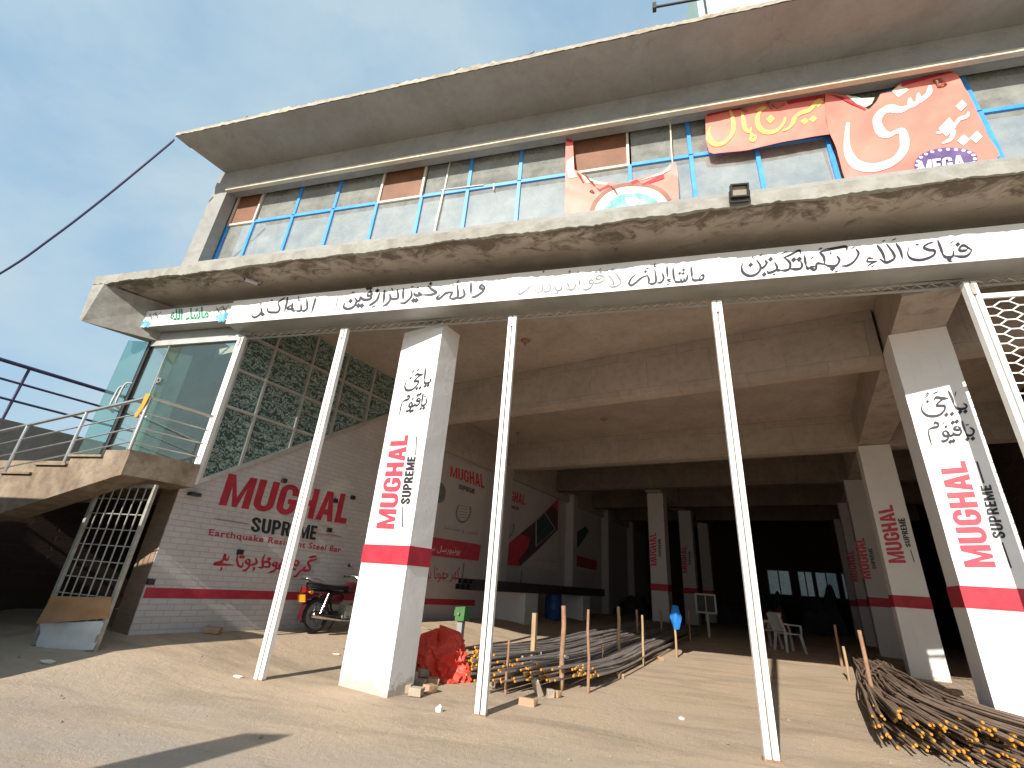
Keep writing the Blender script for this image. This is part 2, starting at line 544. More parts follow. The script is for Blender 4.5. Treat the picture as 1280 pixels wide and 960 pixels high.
M['poster_teal'] = mat('poster_teal', (0.06, 0.12, 0.12), (0.03, 0.06, 0.06), 6, 0.5, 0.03)
M['poster_grey'] = mat('poster_grey', (0.22, 0.24, 0.25), (0.14, 0.16, 0.16), 5, 0.5, 0.03)
M['board_green'] = mat('board_pale_green', (0.36, 0.40, 0.30), (0.28, 0.32, 0.24), 5, 0.6, 0.1)
M['green_ink'] = mat('green_ink', (0.01, 0.22, 0.10), (0.02, 0.27, 0.14), 5, 0.5, 0)
M['sky_print'] = mat('blue_print', (0.22, 0.52, 0.66), (0.05, 0.22, 0.36), 9, 0.5, 0)
M['room'] = mat('room_plaster', (0.34, 0.32, 0.28), (0.28, 0.26, 0.23), 1.5, 0.8, 0.05)
M['cloth_white'] = mat('folded_cloth', (0.72, 0.66, 0.52), (0.60, 0.54, 0.42), 12, 0.8, 0.2, 30, stretch=(1, 1, 8))
M['curtain'] = mat('curtain', (0.62, 0.63, 0.58), (0.44, 0.46, 0.43), 5, 0.8, 0.3, 8, stretch=(5, 5, 0.4))
M['jamb'] = mat('pale_jamb', (0.52, 0.50, 0.44), (0.46, 0.44, 0.38), 3, 0.8, 0.1)


def mat_glass(name, tint, refl, gloss_col=(0.9, 0.95, 0.95), rough=0.02, dust=0.0, edge=0.45):
    m = bpy.data.materials.new(name)
    m.use_nodes = True
    t = m.node_tree
    for n in list(t.nodes):
        t.nodes.remove(n)
    o = t.nodes.new('ShaderNodeOutputMaterial')
    tr = t.nodes.new('ShaderNodeBsdfTransparent')
    tr.inputs[0].default_value = (*tint, 1)
    gl = t.nodes.new('ShaderNodeBsdfGlossy')
    gl.inputs[0].default_value = (*gloss_col, 1)
    gl.inputs['Roughness'].default_value = rough
    lw = t.nodes.new('ShaderNodeLayerWeight')
    lw.inputs[0].default_value = 0.25
    mr = t.nodes.new('ShaderNodeMapRange')
    mr.inputs[3].default_value = refl
    mr.inputs[4].default_value = min(1, refl + edge)
    t.links.new(lw.outputs['Fresnel'], mr.inputs[0])
    mx = t.nodes.new('ShaderNodeMixShader')
    t.links.new(mr.outputs[0], mx.inputs[0])
    t.links.new(tr.outputs[0], mx.inputs[1])
    t.links.new(gl.outputs[0], mx.inputs[2])
    out = mx.outputs[0]
    if dust:
        df = t.nodes.new('ShaderNodeBsdfDiffuse')
        df.inputs[0].default_value = (0.55, 0.56, 0.52, 1)
        v = coords(t)
        nn = noise(t, v, 2.5, 6, 0.7)
        m3 = t.nodes.new('ShaderNodeMixShader')
        t.links.new(ramp(t, nn, [(0.3, dust * 0.4), (0.7, dust)]), m3.inputs[0])
        t.links.new(out, m3.inputs[1])
        t.links.new(df.outputs[0], m3.inputs[2])
        out = m3.outputs[0]
    t.links.new(out, o.inputs[0])
    return m


M['window_glass'] = mat_glass('window_glass', (0.5, 0.54, 0.52), 0.50, (0.90, 0.95, 0.95), 0.015, 0.45)
M['door_glass'] = mat_glass('door_glass', (0.80, 0.86, 0.82), 0.02, (0.85, 0.93, 0.91), 0.02, 0.03, 0.2)
M['green_glass'] = mat_glass('green_glass_edge', (0.62, 0.80, 0.77), 0.06, (0.75, 0.92, 0.9), 0.03, 0.05)
M['back_glass'] = mat_glass('dusty_back_glass', (0.30, 0.33, 0.33), 0.03, (0.8, 0.8, 0.8), 0.1, 0.3)


def mat_floral():
    m, t, b = newmat('floral_film_glass')
    v = coords(t, (1, 1, 1), (0, 0, ROT_GY))
    w = t.nodes.new('ShaderNodeTexNoise')
    w.inputs['Scale'].default_value = 9
    w.inputs['Detail'].default_value = 3
    t.links.new(v, w.inputs['Vector'])
    ad = N(t, 'ShaderNodeVectorMath', operation='MULTIPLY_ADD')
    ad.inputs[1].default_value = (0.35, 0.35, 0.35)
    t.links.new(w.outputs['Color'], ad.inputs[0])
    t.links.new(v, ad.inputs[2])
    wv = N(t, 'ShaderNodeTexWave', wave_type='RINGS')
    wv.inputs['Scale'].default_value = 2.7
    wv.inputs['Distortion'].default_value = 6
    wv.inputs['Detail'].default_value = 3
    wv.inputs['Detail Scale'].default_value = 2.5
    t.links.new(ad.outputs[0], wv.inputs['Vector'])
    nn = noise(t, v, 13, 4, 0.65, 1.4)
    mu = N(t, 'ShaderNodeMath', operation='MULTIPLY')
    t.links.new(wv.outputs['Fac'], mu.inputs[0])
    t.links.new(nn, mu.inputs[1])
    cc = ramp(t, mu.outputs[0], [(0.10, (0.06, 0.085, 0.075)), (0.22, (0.07, 0.22, 0.20)), (0.33, (0.48, 0.53, 0.46)), (0.43, (0.22, 0.27, 0.23)), (0.55, (0.06, 0.13, 0.115))])
    t.links.new(cc, b.inputs['Base Color'])
    b.inputs['Roughness'].default_value = 0.18
    b.inputs['Specular IOR Level'].default_value = 0.6
    return m


M['floral'] = mat_floral()


# ------------------------------------------------------------------ mesh helpers
class MB:
    def __init__(self):
        self.v = []
        self.f = []

    def add(self, vs, fs):
        o = len(self.v)
        self.v += [Vector(p) for p in vs]
        self.f += [tuple(i + o for i in f) for f in fs]
        return self

    def hexa(self, lo, hi):            # two rings of four points
        return self.add(list(lo) + list(hi), [(3, 2, 1, 0), (4, 5, 6, 7), (0, 1, 5, 4), (1, 2, 6, 5), (2, 3, 7, 6), (3, 0, 4, 7)])

    def box(self, c, s, ax=Vector((1, 0, 0)), ay=Vector((0, 1, 0)), az=UP):
        c = Vector(c)
        x, y, z = ax * s[0] / 2, ay * s[1] / 2, az * s[2] / 2
        return self.hexa([c - x - y - z, c + x - y - z, c + x + y - z, c - x + y - z], [c - x - y + z, c + x - y + z, c + x + y + z, c - x + y + z])

    def gbox(self, a0, a1, b0, b1, z0, z1):      # box on the hall grid
        return self.hexa([G(a0, b0, z0), G(a1, b0, z0), G(a1, b1, z0), G(a0, b1, z0)], [G(a0, b0, z1), G(a1, b0, z1), G(a1, b1, z1), G(a0, b1, z1)])

    def wbox(self, x0, x1, y0, y1, z0, z1):
        return self.box(((x0 + x1) / 2, (y0 + y1) / 2, (z0 + z1) / 2), (x1 - x0, y1 - y0, z1 - z0))

    def prism(self, pts, vec):
        n = len(pts)
        p = [Vector(q) for q in pts]
        vec = Vector(vec)
        vs = p + [q + vec for q in p]
        fs = [tuple(range(n))[::-1], tuple(range(n, 2 * n))] + [(i, (i + 1) % n, n + (i + 1) % n, n + i) for i in range(n)]
        return self.add(vs, fs)

    def tube(self, path, r, n=8, caps=True):
        path = [Vector(p) for p in path]
        k = len(path)
        rs = r if isinstance(r, (list, tuple)) else [r] * k
        vs, fs = [], []
        up = None
        for i, p in enumerate(path):
            d = (path[min(i + 1, k - 1)] - path[max(i - 1, 0)]).normalized()
            if up is None:
                up = Vector((0, 0, 1)) if abs(d.z) < 0.9 else Vector((1, 0, 0))
            s = d.cross(up).normalized()
            w = s.cross(d).normalized()
            up = w
            for j in range(n):
                a = 2 * math.pi * j / n
                vs.append(p + (s * math.cos(a) + w * math.sin(a)) * rs[i])
        for i in range(k - 1):
            for j in range(n):
                a, b2 = i * n + j, i * n + (j + 1) % n
                fs.append((a, b2, b2 + n, a + n))
        if caps:
            fs.append(tuple(range(n))[::-1])
            fs.append(tuple(range((k - 1) * n, k * n)))
        return self.add(vs, fs)

    def bar(self, a, b2, w, h=None, side=None):   # rectangular bar from a to b2
        a, b2 = Vector(a), Vector(b2)
        h = h or w
        d = (b2 - a).normalized()
        if side is None:
            side = d.cross(UP) if abs(d.z) < 0.95 else Vector((1, 0, 0))
        s = (side - d * side.dot(d)).normalized()
        t = d.cross(s).normalized()
        s, t = s * w / 2, t * h / 2
        return self.hexa([a - s - t, a + s - t, a + s + t, a - s + t], [b2 - s - t, b2 + s - t, b2 + s + t, b2 - s + t])

    def torus(self, c, ax, R_, r, n=24, k=8):
        c, ax = Vector(c), Vector(ax).normalized()
        s = ax.orthogonal().normalized()
        t = ax.cross(s)
        vs, fs = [], []
        for i in range(n):
            a = 2 * math.pi * i / n
            d = s * math.cos(a) + t * math.sin(a)
            for j in range(k):
                b2 = 2 * math.pi * j / k
                vs.append(c + d * (R_ + r * math.cos(b2)) + ax * r * math.sin(b2))
        for i in range(n):
            for j in range(k):
                fs.append((i * k + j, ((i + 1) % n) * k + j, ((i + 1) % n) * k + (j + 1) % k, i * k + (j + 1) % k))
        return self.add(vs, fs)

    def blob(self, c, s, seed=0, n=10, rough=0.15, ax=Vector((1, 0, 0)), ay=Vector((0, 1, 0))):
        rnd = random.Random(seed)
        c = Vector(c)
        vs, fs = [], []
        m = n // 2
        for i in range(m + 1):
            th = math.pi * i / m
            for j in range(n):
                ph = 2 * math.pi * j / n
                k = 1 + rnd.uniform(-rough, rough)
                vs.append(c + ax * s[0] * k * math.sin(th) * math.cos(ph) + ay * s[1] * k * math.sin(th) * math.sin(ph) + UP * s[2] * k * math.cos(th))
        for i in range(m):
            for j in range(n):
                fs.append((i * n + j, (i + 1) * n + j, (i + 1) * n + (j + 1) % n, i * n + (j + 1) % n))
        return self.add(vs, fs)

    def build(self, name, material, parent=None, smooth=False, origin=None, bevel=0.0):
        if origin is None:
            origin = parent.get('_o') if parent is not None else None
            if origin is None:
                if parent is None and self.v:
                    xs = [p.x for p in self.v]
                    ys = [p.y for p in self.v]
                    origin = ((min(xs) + max(xs)) / 2, (min(ys) + max(ys)) / 2, min(p.z for p in self.v))
                else:
                    origin = (0, 0, 0)
        o = Vector(tuple(origin))
        me = bpy.data.meshes.new(name)
        me.from_pydata([tuple(p - o) for p in self.v], [], self.f)
        me.update()
        bm = bmesh.new()
        bm.from_mesh(me)
        bmesh.ops.recalc_face_normals(bm, faces=bm.faces)
        if smooth:
            for e in bm.edges:
                if len(e.link_faces) == 2 and e.calc_face_angle(0) > 0.9:
                    e.smooth = False
        bm.to_mesh(me)
        bm.free()
        me.materials.append(material)
        if smooth:
            for p in me.polygons:
                p.use_smooth = True
        ob = bpy.data.objects.new(name, me)
        col.objects.link(ob)
        if parent is not None:
            ob.parent = parent
        else:
            ob.location = o
        ob['_o'] = tuple(o)
        if bevel:
            b = ob.modifiers.new('bevel', 'BEVEL')
            b.width = bevel
            b.segments = 2
            b.limit_method = 'ANGLE'
        return ob


ALL = []


def tag(o, label, cat, group=None):
    o['label'] = label
    o['category'] = cat
    if group:
        o['group'] = group
    return o


def empty(name, loc, label, cat, group=None, rot=0.0, local=False):
    o = bpy.data.objects.new(name, None)
    o.empty_display_size = 0.2
    col.objects.link(o)
    o.location = loc
    o.rotation_euler = (0, 0, rot)
    o['_o'] = (0, 0, 0) if local else tuple(loc)
    return tag(o, label, cat, group)


def kids(o):
    return [c for c in bpy.data.objects if c.parent == o]


def copy_tree(o, parent=None):
    c = o.copy()
    col.objects.link(c)
    c.parent = parent
    for ch in kids(o):
        copy_tree(ch, c)
    return c


def struct(o):
    o['kind'] = 'structure'
    return o


# ------------------------------------------------------------------ lettering helpers
def arc(cx, cy, ro, rI, a0, a1, n=7):
    out = []
    for i in range(n):
        t0, t1 = R(a0 + (a1 - a0) * i / n), R(a0 + (a1 - a0) * (i + 1) / n)
        P = lambda r, t: (cx + r[0] * math.cos(t), cy + r[1] * math.sin(t))
        out.append([P(ro, t0), P(ro, t1), P(rI, t1), P(rI, t0)])
    return out


def rc(x0, x1, y0, y1):
    return [(x0, y0), (x1, y0), (x1, y1), (x0, y1)]


HALF = ((.36, .27), (.11, .10))
GLY = {
    'M': (0.95, [rc(0, .24, 0, 1), rc(.71, .95, 0, 1), [(.24, 1), (.24, .62), (.40, 0), (.475, 0), (.475, .30)], [(.71, 1), (.475, .30), (.475, 0), (.55, 0), (.71, .62)]]),
    'U': (0.72, [rc(0, .25, .27, 1), rc(.47, .72, .27, 1)] + arc(.36, .27, *HALF, 180, 360, 10)),
    'G': (0.72, [rc(0, .25, .27, .73), rc(.47, .72, .27, .52), rc(.38, .47, .36, .52), rc(.47, .72, .64, .73)] + arc(.36, .73, *HALF, 0, 180, 10) + arc(.36, .27, *HALF, 180, 360, 10)),
    'H': (0.72, [rc(0, .25, 0, 1), rc(.47, .72, 0, 1), rc(.25, .47, .40, .60)]),
    'A': (0.76, [[(0, 0), (.25, 0), (.38, .75), (.38, 1), (.24, 1)], [(.51, 0), (.76, 0), (.52, 1), (.38, 1), (.38, .75)], [(.285, .2), (.475, .2), (.44, .38), (.32, .38)]]),
    'L': (0.56, [rc(0, .25, 0, 1), rc(.25, .56, 0, .19)]),
    'S': (0.70, [rc(0, .25, .27, .36), rc(.45, .70, .66, .74)] + arc(.35, .74, (.35, .26), (.10, .09), 0, 200, 10) + arc(.35, .27, (.35, .27), (.10, .09), 180, 380, 10) + [[(.02, .655), (.255, .71), (.68, .36), (.445, .30)]]),
    'P': (0.70, [rc(0, .25, 0, 1), rc(.25, .38, .83, 1), rc(.25, .38, .36, .53)] + arc(.38, .68, (.32, .32), (.07, .15), -90, 90, 9)),
    'R': (0.72, [rc(0, .25, 0, 1), rc(.25, .38, .83, 1), rc(.25, .38, .40, .56)] + arc(.38, .70, (.32, .30), (.07, .14), -90, 90, 9) + [[(.30, .40), (.56, .44), (.74, 0), (.48, 0)]]),
    'E': (0.58, [rc(0, .25, 0, 1), rc(.25, .58, .82, 1), rc(.25, .53, .41, .59), rc(.25, .58, 0, .18)]),
}


def quadmap(q):                        # q: top-left, top-right, bottom-left, bottom-right (world points)
    tl, tr, bl, br = q
    return lambda u, v: (bl * (1 - u) + br * u) * (1 - v) + (tl * (1 - u) + tr * u) * v


def block_text(mb, word, q, nrm, th=0.004, gap=0.09):
    mp_ = quadmap(q)
    W = sum(GLY[c][0] for c in word) + gap * (len(word) - 1)
    x = 0
    for c in word:
        w, polys = GLY[c]
        for i, p in enumerate(polys):
            pts = [mp_((x + a) / W, b2) + nrm * (0.0005 + 0.0002 * (i % 3)) for a, b2 in p]
            mb.prism(pts, nrm * th)
        x += w + gap


def smooth_pts(p, k=5):
    if len(p) < 3:
        return [Vector(p[0]).lerp(Vector(p[-1]), i / 3) for i in range(4)] if len(p) == 2 else [Vector(x) for x in p]
    P = [Vector(x) for x in p]
    P = [P[0] * 2 - P[1]] + P + [P[-1] * 2 - P[-2]]
    out = []
    for i in range(1, len(P) - 2):
        for j in range(k):
            t = j / k
            a, b2, c, d = P[i - 1:i + 3]
            out.append(0.5 * ((2 * b2) + (c - a) * t + (2 * a - 5 * b2 + 4 * c - d) * t * t + (3 * b2 - a - 3 * c + d) * t ** 3))
    out.append(P[-2])
    return out


LAY = [0]


def pen(mb, plane, org, scl, strokes, w, nrm, nib=-50, th=0.003, contrast=0.5):
    """calligraphic strokes given in the sheet coordinates of a tracing; plane() lays them on the real surface"""
    na = R(nib)
    for s in strokes:
        ww = w
        if isinstance(s[0], (int, float)):
            ww, s = w * s[0], s[1:]
        if len(s) == 1:                 # a dot: a rhomb
            x, y = s[0]
            d = ww * 0.95
            pts = [(x - d, y + d * .1), (x + d * .1, y - d), (x + d, y - d * .1), (x - d * .1, y + d)]
            LAY[0] = (LAY[0] + 1) % 9
            mb.prism([plane((org[0] + a / scl, org[1] + b2 / scl)) + nrm * (0.0004 + 0.0002 * LAY[0]) for a, b2 in pts], nrm * th)
            continue
        P = smooth_pts([(a, b2, 0) for a, b2 in s])
        k = len(P)
        L, Rr = [], []
        for i, p in enumerate(P):
            d = (P[min(i + 1, k - 1)] - P[max(i - 1, 0)])
            if d.length < 1e-6:
                d = Vector((1, 0, 0))
            d.normalize()
            an = math.atan2(d.y, d.x)
            t = i / (k - 1)
            e = min(1, 0.45 + 2.4 * t) * min(1, 0.35 + 2.6 * (1 - t))
            hw = ww / 2 * e * (1 - contrast + contrast * abs(math.sin(an - na)))
            nn = Vector((-d.y, d.x, 0))
            L.append(p + nn * hw)
            Rr.append(p - nn * hw)
        LAY[0] = (LAY[0] + 1) % 9
        off = nrm * (0.0004 + 0.0002 * LAY[0])
        f = [plane((org[0] + p.x / scl, org[1] + p.y / scl)) + off for p in L]
        g = [plane((org[0] + p.x / scl, org[1] + p.y / scl)) + off for p in Rr]
        vs = f + g + [x + nrm * th for x in f] + [x + nrm * th for x in g]
        fs = []
        for i in range(k - 1):
            fs += [(i, i + 1, k + i + 1, k + i), (2 * k + i, 3 * k + i, 3 * k + i + 1, 2 * k + i + 1), (i, 2 * k + i, 2 * k + i + 1, i + 1), (k + i, k + i + 1, 3 * k + i + 1, 3 * k + i)]
        mb.add(vs, fs)


def flat(mb, plane, pts, nrm, off=0.004, th=0.002):   # a painted patch on a surface
    mb.prism([plane(p) + nrm * off for p in pts], nrm * th)


def font_text(mb, body, q, nrm, off=0.001, bold=0.0, space=1.0):
    c = bpy.data.curves.new('tmp', 'FONT')
    c.body = body
    c.offset = bold
    c.space_character = space
    c.resolution_u = 3
    o = bpy.data.objects.new('tmp', c)
    col.objects.link(o)
    dg = bpy.context.evaluated_depsgraph_get()
    me = o.evaluated_get(dg).to_mesh()
    vs = [v.co.copy() for v in me.vertices]
    fs = [tuple(p.vertices) for p in me.polygons]
    o.evaluated_get(dg).to_mesh_clear()
    bpy.data.objects.remove(o)
    if vs:
        x0, x1 = min(v.x for v in vs), max(v.x for v in vs)
        y0, y1 = min(v.y for v in vs), max(v.y for v in vs)
        mp_ = quadmap(q)
        mb.add([mp_((v.x - x0) / (x1 - x0), (v.y - y0) / (y1 - y0)) + nrm * off for v in vs], fs)


FORMS = {'ا': (0xFE8D, 0), 'ب': (0xFE8F, 1), 'ت': (0xFE95, 1), 'ج': (0xFE9D, 1), 'د': (0xFEA9, 0), 'ر': (0xFEAD, 0), 'س': (0xFEB1, 1), 'ش': (0xFEB5, 1), 'ل': (0xFEDD, 1), 'م': (0xFEE1, 1), 'ن': (0xFEE5, 1), 'و': (0xFEED, 0), 'ہ': (0xFEE9, 1), 'ه': (0xFEE9, 1), 'ی': (0xFEF1, 1), 'ک': (0xFED9, 1), 'ع': (0xFEC9, 1), 'ق': (0xFED5, 1), 'ط': (0xFEC1, 1), 'ھ': (0xFEE9, 1), 'گ': (0xFED9, 1), 'ء': (0xFE80, -1)}


def shape(txt):                        # joined letter forms, laid out right to left
    out = []
    n = len(txt)
    for i, ch in enumerate(txt):
        if ch not in FORMS:
            out.append(ch)
            continue
        b, j = FORMS[ch]
        pv = txt[i - 1] if i else ' '
        nx = txt[i + 1] if i < n - 1 else ' '
        jp = pv in FORMS and FORMS[pv][1] == 1 and j >= 0
        jn = j == 1 and nx in FORMS and FORMS[nx][1] >= 0
        if j == -1:
            out.append(chr(b))
        elif j == 0:
            out.append(chr(b + (1 if jp else 0)))
        else:
            out.append(chr(b + (3 if jp and jn else 2 if jn else 1 if jp else 0)))
    return ''.join(reversed(out))

# ================================================================== THE GROUND
mb = MB()
xs = [-600, -200, -80, -40] + [-24 + i * 0.5 for i in range(97)] + [40, 80, 200, 600]
ys = [-600, -200, -80, -40, -20] + [-10 + i * 0.5 for i in range(97)] + [60, 100, 300, 600]
rg = random.Random(3)
for y in ys:
    for x in xs:
        z = gz(x, y)
        if -24 < x < 24 and -10 < y < 38:
            z += 0.008 * math.sin(x * 1.7 + y * .6) * math.sin(y * 1.3 - x * .4) + rg.uniform(-.004, .004)
        mb.v.append(Vector((x, y, z)))
nx = len(xs)
for j in range(len(ys) - 1):
    for i in range(nx - 1):
        mb.f.append((j * nx + i, j * nx + i + 1, (j + 1) * nx + i + 1, (j + 1) * nx + i))
struct(mb.build('ground', M['ground'], smooth=True, origin=(0, 0, 0)))

# ================================================================== THE BUILDING
B = empty('commercial_building', (0, 5.3, 0), 'unfinished two storey concrete building with an open ground floor hall and blue window band', 'building')
SL = -10.2                             # left end of the first floor slab on the grid
Yc = 5.75

# first floor slab, seen from below as the hall ceiling
def on_a_at_y(a, y):                   # point of grid line a at depth y
    t = (y - a * GX.y) / GY.y
    p = GX * a + GY * t
    return Vector((p.x, y, 0))


pl = on_a_at_y(-9.2, Yc)
slab = [Vector((pl.x, Yc, 0)), Vector((11, Yc, 0)), G(9.6, 33), G(-9.2, 33)]
MB().prism([p + UP * 5.72 for p in slab], UP * 0.12).build('ceiling_slab', M['ceiling'], B)

# balcony lip: pale front face, ragged lower edge, stained soffit
rl = random.Random(5)
x0, x1 = -9.36, 9.0
n = 420
mb = MB()
zl = []
for i in range(n + 1):
    x = x0 + (x1 - x0) * i / n
    z = 5.675 + 0.012 * math.sin(x * 2.1) + 0.010 * math.sin(x * 7.3 + 1) + rl.uniform(-.012, .012) * (1.4 if rl.random() < .25 else .6)
    zl.append(z)
for i in range(n + 1):
    x = x0 + (x1 - x0) * i / n
    mb.v += [Vector((x, 4.75, 5.85)), Vector((x, 4.75, zl[i])), Vector((x, 4.80 + rl.uniform(0, .02), zl[i] + .004)), Vector((x, 5.09, 5.85))]
for i in range(n):
    a = i * 4
    mb.f += [(a, a + 4, a + 5, a + 1), (a + 1, a + 5, a + 6, a + 2), (a + 3, a + 7, a + 4, a)]
mb.f += [(0, 1, 2, 3)]
mb.build('balcony_lip', M['mortar_edge'], B)
mb = MB()
m_ = 10
for i in range(n + 1):
    x = x0 + (x1 - x0) * i / n
    for j in range(m_ + 1):
        t = j / m_
        y = 4.79 + (Yc - 4.79) * t
        xx = x if x > -9.2 else x + 0.27 * (y - 4.75)
        z = zl[i] * (1 - sstep(0, .35, t)) + 5.69 * sstep(0, .35, t) + 0.008 * math.sin(x * 3 + j) * (1 - t)
        mb.v.append(Vector((xx, y, z)))
for i in range(n):
    for j in range(m_):
        a = i * (m_ + 1) + j
        mb.f.append((a, a + 1, a + m_ + 2, a + m_ + 1))
mb.build('balcony_soffit', M['soffit'], B, smooth=True, origin=(0, 4.75, 0)).location = Vector((0, 4.75, 0)) - Vector((0, 5.3, 0))

# splayed end wall under the left end of the balcony
MB().hexa([(-9.24, 4.752, 4.93), (-9.16, 4.752, 4.90), (-8.46, 5.62, 4.93), (-8.75, 5.62, 4.93)], [(-9.345, 4.752, 5.664), (-9.06, 4.752, 5.664), (-8.46, 5.62, 5.664), (-8.80, 5.62, 5.664)]).build('end_beam', M['mortar_edge'], B)

# beams of the hall
CEIL = 5.715
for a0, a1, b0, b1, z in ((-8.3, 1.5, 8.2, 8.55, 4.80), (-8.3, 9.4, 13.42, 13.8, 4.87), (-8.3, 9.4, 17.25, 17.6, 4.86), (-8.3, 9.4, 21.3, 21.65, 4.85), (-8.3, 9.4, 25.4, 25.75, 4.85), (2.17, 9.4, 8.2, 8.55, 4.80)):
    MB().gbox(a0, a1, b0, b1, z, CEIL).build('beam', M['beam' if b0 < 16 else 'shaded_beam'], B)
mb = MB().gbox(1.54, 2.13, 6.55, 33, 4.93, CEIL - .003)
mb.build('beam', M['beam'], B)
MB().gbox(-4.95, -4.35, 18.3, 33, 4.93, CEIL - .003).build('beam', M['beam'], B)
MB().gbox(-8.42, -8.302, 8.6, 30, 4.62, CEIL - .004).build('beam', M['beam'], B)
# front edge beam above the shutter track
MB().wbox(-7.0, 9, 5.75, 5.95, 5.10, CEIL - .005).build('beam', M['beam'], B)

# pillars: white, red band, lettering as painted sub-parts
ZS0, ZS1 = 1.405, 1.635
NF = -GY


def pillar(a0, a1, b0, b1, ztop, label=None, deep=0.0, paint='white_paint'):
    w = MB()
    nz_ = 24
    rp = random.Random(int(a0 * 100 + b0 * 10))
    rings = []
    for i in range(nz_ + 1):
        z = -0.05 + deep + (ztop + .05 - deep) * i / nz_
        j = lambda: rp.uniform(-.002, .002)
        rings.append([G(a0 + j(), b0 + j() * .4, z), G(a1 + j(), b0 + j() * .4, z), G(a1 + j(), b1, z), G(a0 + j(), b1, z)])
    for r in rings:
        w.v += r
    for i in range(nz_):
        for k in range(4):
            a, b2 = i * 4 + k, i * 4 + (k + 1) % 4
            w.f.append((a, b2, b2 + 4, a + 4))
    w.f.append((nz_ * 4, nz_ * 4 + 1, nz_ * 4 + 2, nz_ * 4 + 3))
    p = w.build('pillar', M[paint], B)
    if label:
        p['label'] = label
    s = MB()
    e = .009
    s.gbox(a0 - e, a1 + e, b0 - e, b1 + e, ZS0, ZS1).build('red_band', M['dark_red'], p, origin=p['_o'])
    return p


def sub(mb, name, m, p):
    if mb.v:
        return mb.build(name, m, p, origin=p['_o'])


def fq(b, *px):                        # quad on a pillar front
    return [on_gy(x, y, b) for x, y in px]


OFF = NF * 0.008
PL = pillar(-5.105, -4.29, 4.69, 5.12, 4.93, 'thick white pillar with red and black lettering nearest the staircase')
P1 = pillar(1.512, 2.14, 7.6, 8.24, 4.93, 'white pillar with red band and lettering right of the steel bars')
P2 = pillar(1.53, 2.14, 13.4, 14.0, 4.90)
P3 = pillar(1.42, 2.0, 17.24, 17.8, 4.90, paint='shaded_paint')
P4 = pillar(1.42, 2.0, 21.28, 21.8, 4.90, paint='shaded_paint')
P5 = pillar(1.42, 2.0, 25.4, 25.9, 4.90, paint='shaded_paint')
C1 = pillar(-4.96, -4.36, 18.6, 19.2, 4.92, paint='shaded_paint')
C2 = pillar(-4.70, -4.15, 22.9, 23.4, 4.92, paint='shaded_paint')
C3 = pillar(-4.6, -4.1, 27.0, 27.5, 4.92, paint='shaded_paint')
for b in (8.62, 13.2, 18.6, 22.9, 27):
    MB().gbox(-8.45, -8.2 if b < 18 else -8.1, b, b + .42, .05, 4.98).build('pilaster', M['inner_wall'], B)


def pillar_words(p, b, mq, sq, lines=()):
    mb = MB()
    # the words read upwards: q = (tl, tr, bl, br) of the turned text
    st, sb_, et, eb = [on_gy(x, y, b) + OFF for x, y in mq]
    block_text(mb, 'MUGHAL', (st, et, sb_, eb), NF, .002)
    sub(mb, 'red_lettering', M['red_lettering'], p)
    mb = MB()
    if sq:
        st, sb_, et, eb = [on_gy(x, y, b) + OFF for x, y in sq]
        block_text(mb, 'SUPREME', (st, et, sb_, eb), NF, .002, .12)
    for l0, l1 in lines:
        mb.bar(on_gy(*l0, b) + OFF, on_gy(*l1, b) + OFF, .014, .004)
    sub(mb, 'black_lettering', M['black_lettering'], p)


pillar_words(PL, 4.69, [(470.7, 660), (492.5, 661), (490, 545), (511, 544)], [(501, 630), (512.5, 630), (510, 571), (520, 571)], [((504, 633), (503.5, 659)), ((521, 546), (520, 569))])
pillar_words(P1, 7.6, [(1206, 708.7), (1245, 708.7), (1173.7, 578.7), (1206, 576)], [(1241, 672.5), (1257.5, 673), (1225, 607.5), (1238, 606)], [((1252.5, 678), (1263.7, 710)), ((1221, 577), (1229.5, 604))])
pillar_words(P2, 13.4, [(1111, 703.7), (1132.5, 703.7), (1097, 635), (1115, 631)], [(1132.5, 683.7), (1138.7, 683.7), (1122, 648.7), (1130.5, 647.5)], [((1138, 687), (1143, 703))])
pillar_words(P3, 17.24, [(1077.5, 723.7), (1089.5, 723.7), (1066, 673.7), (1080, 672)], [(1090.7, 711), (1095.7, 711), (1085, 686), (1090, 685)])
pillar_words(P4, 21.28, [(1065, 727), (1073, 727), (1057, 689), (1067, 688)], None)
pillar_words(C1, 18.6, [(813.5, 707.5), (821, 706.5), (811.5, 667.5), (820, 665.5)], [(823.5, 696), (826.5, 696), (822.5, 674), (826, 673)])
pillar_words(C2, 22.9, [(852.5, 716), (859, 716), (851.5, 684), (858, 682.5)], [(861, 706), (863.5, 706), (860.5, 690), (863, 689)])

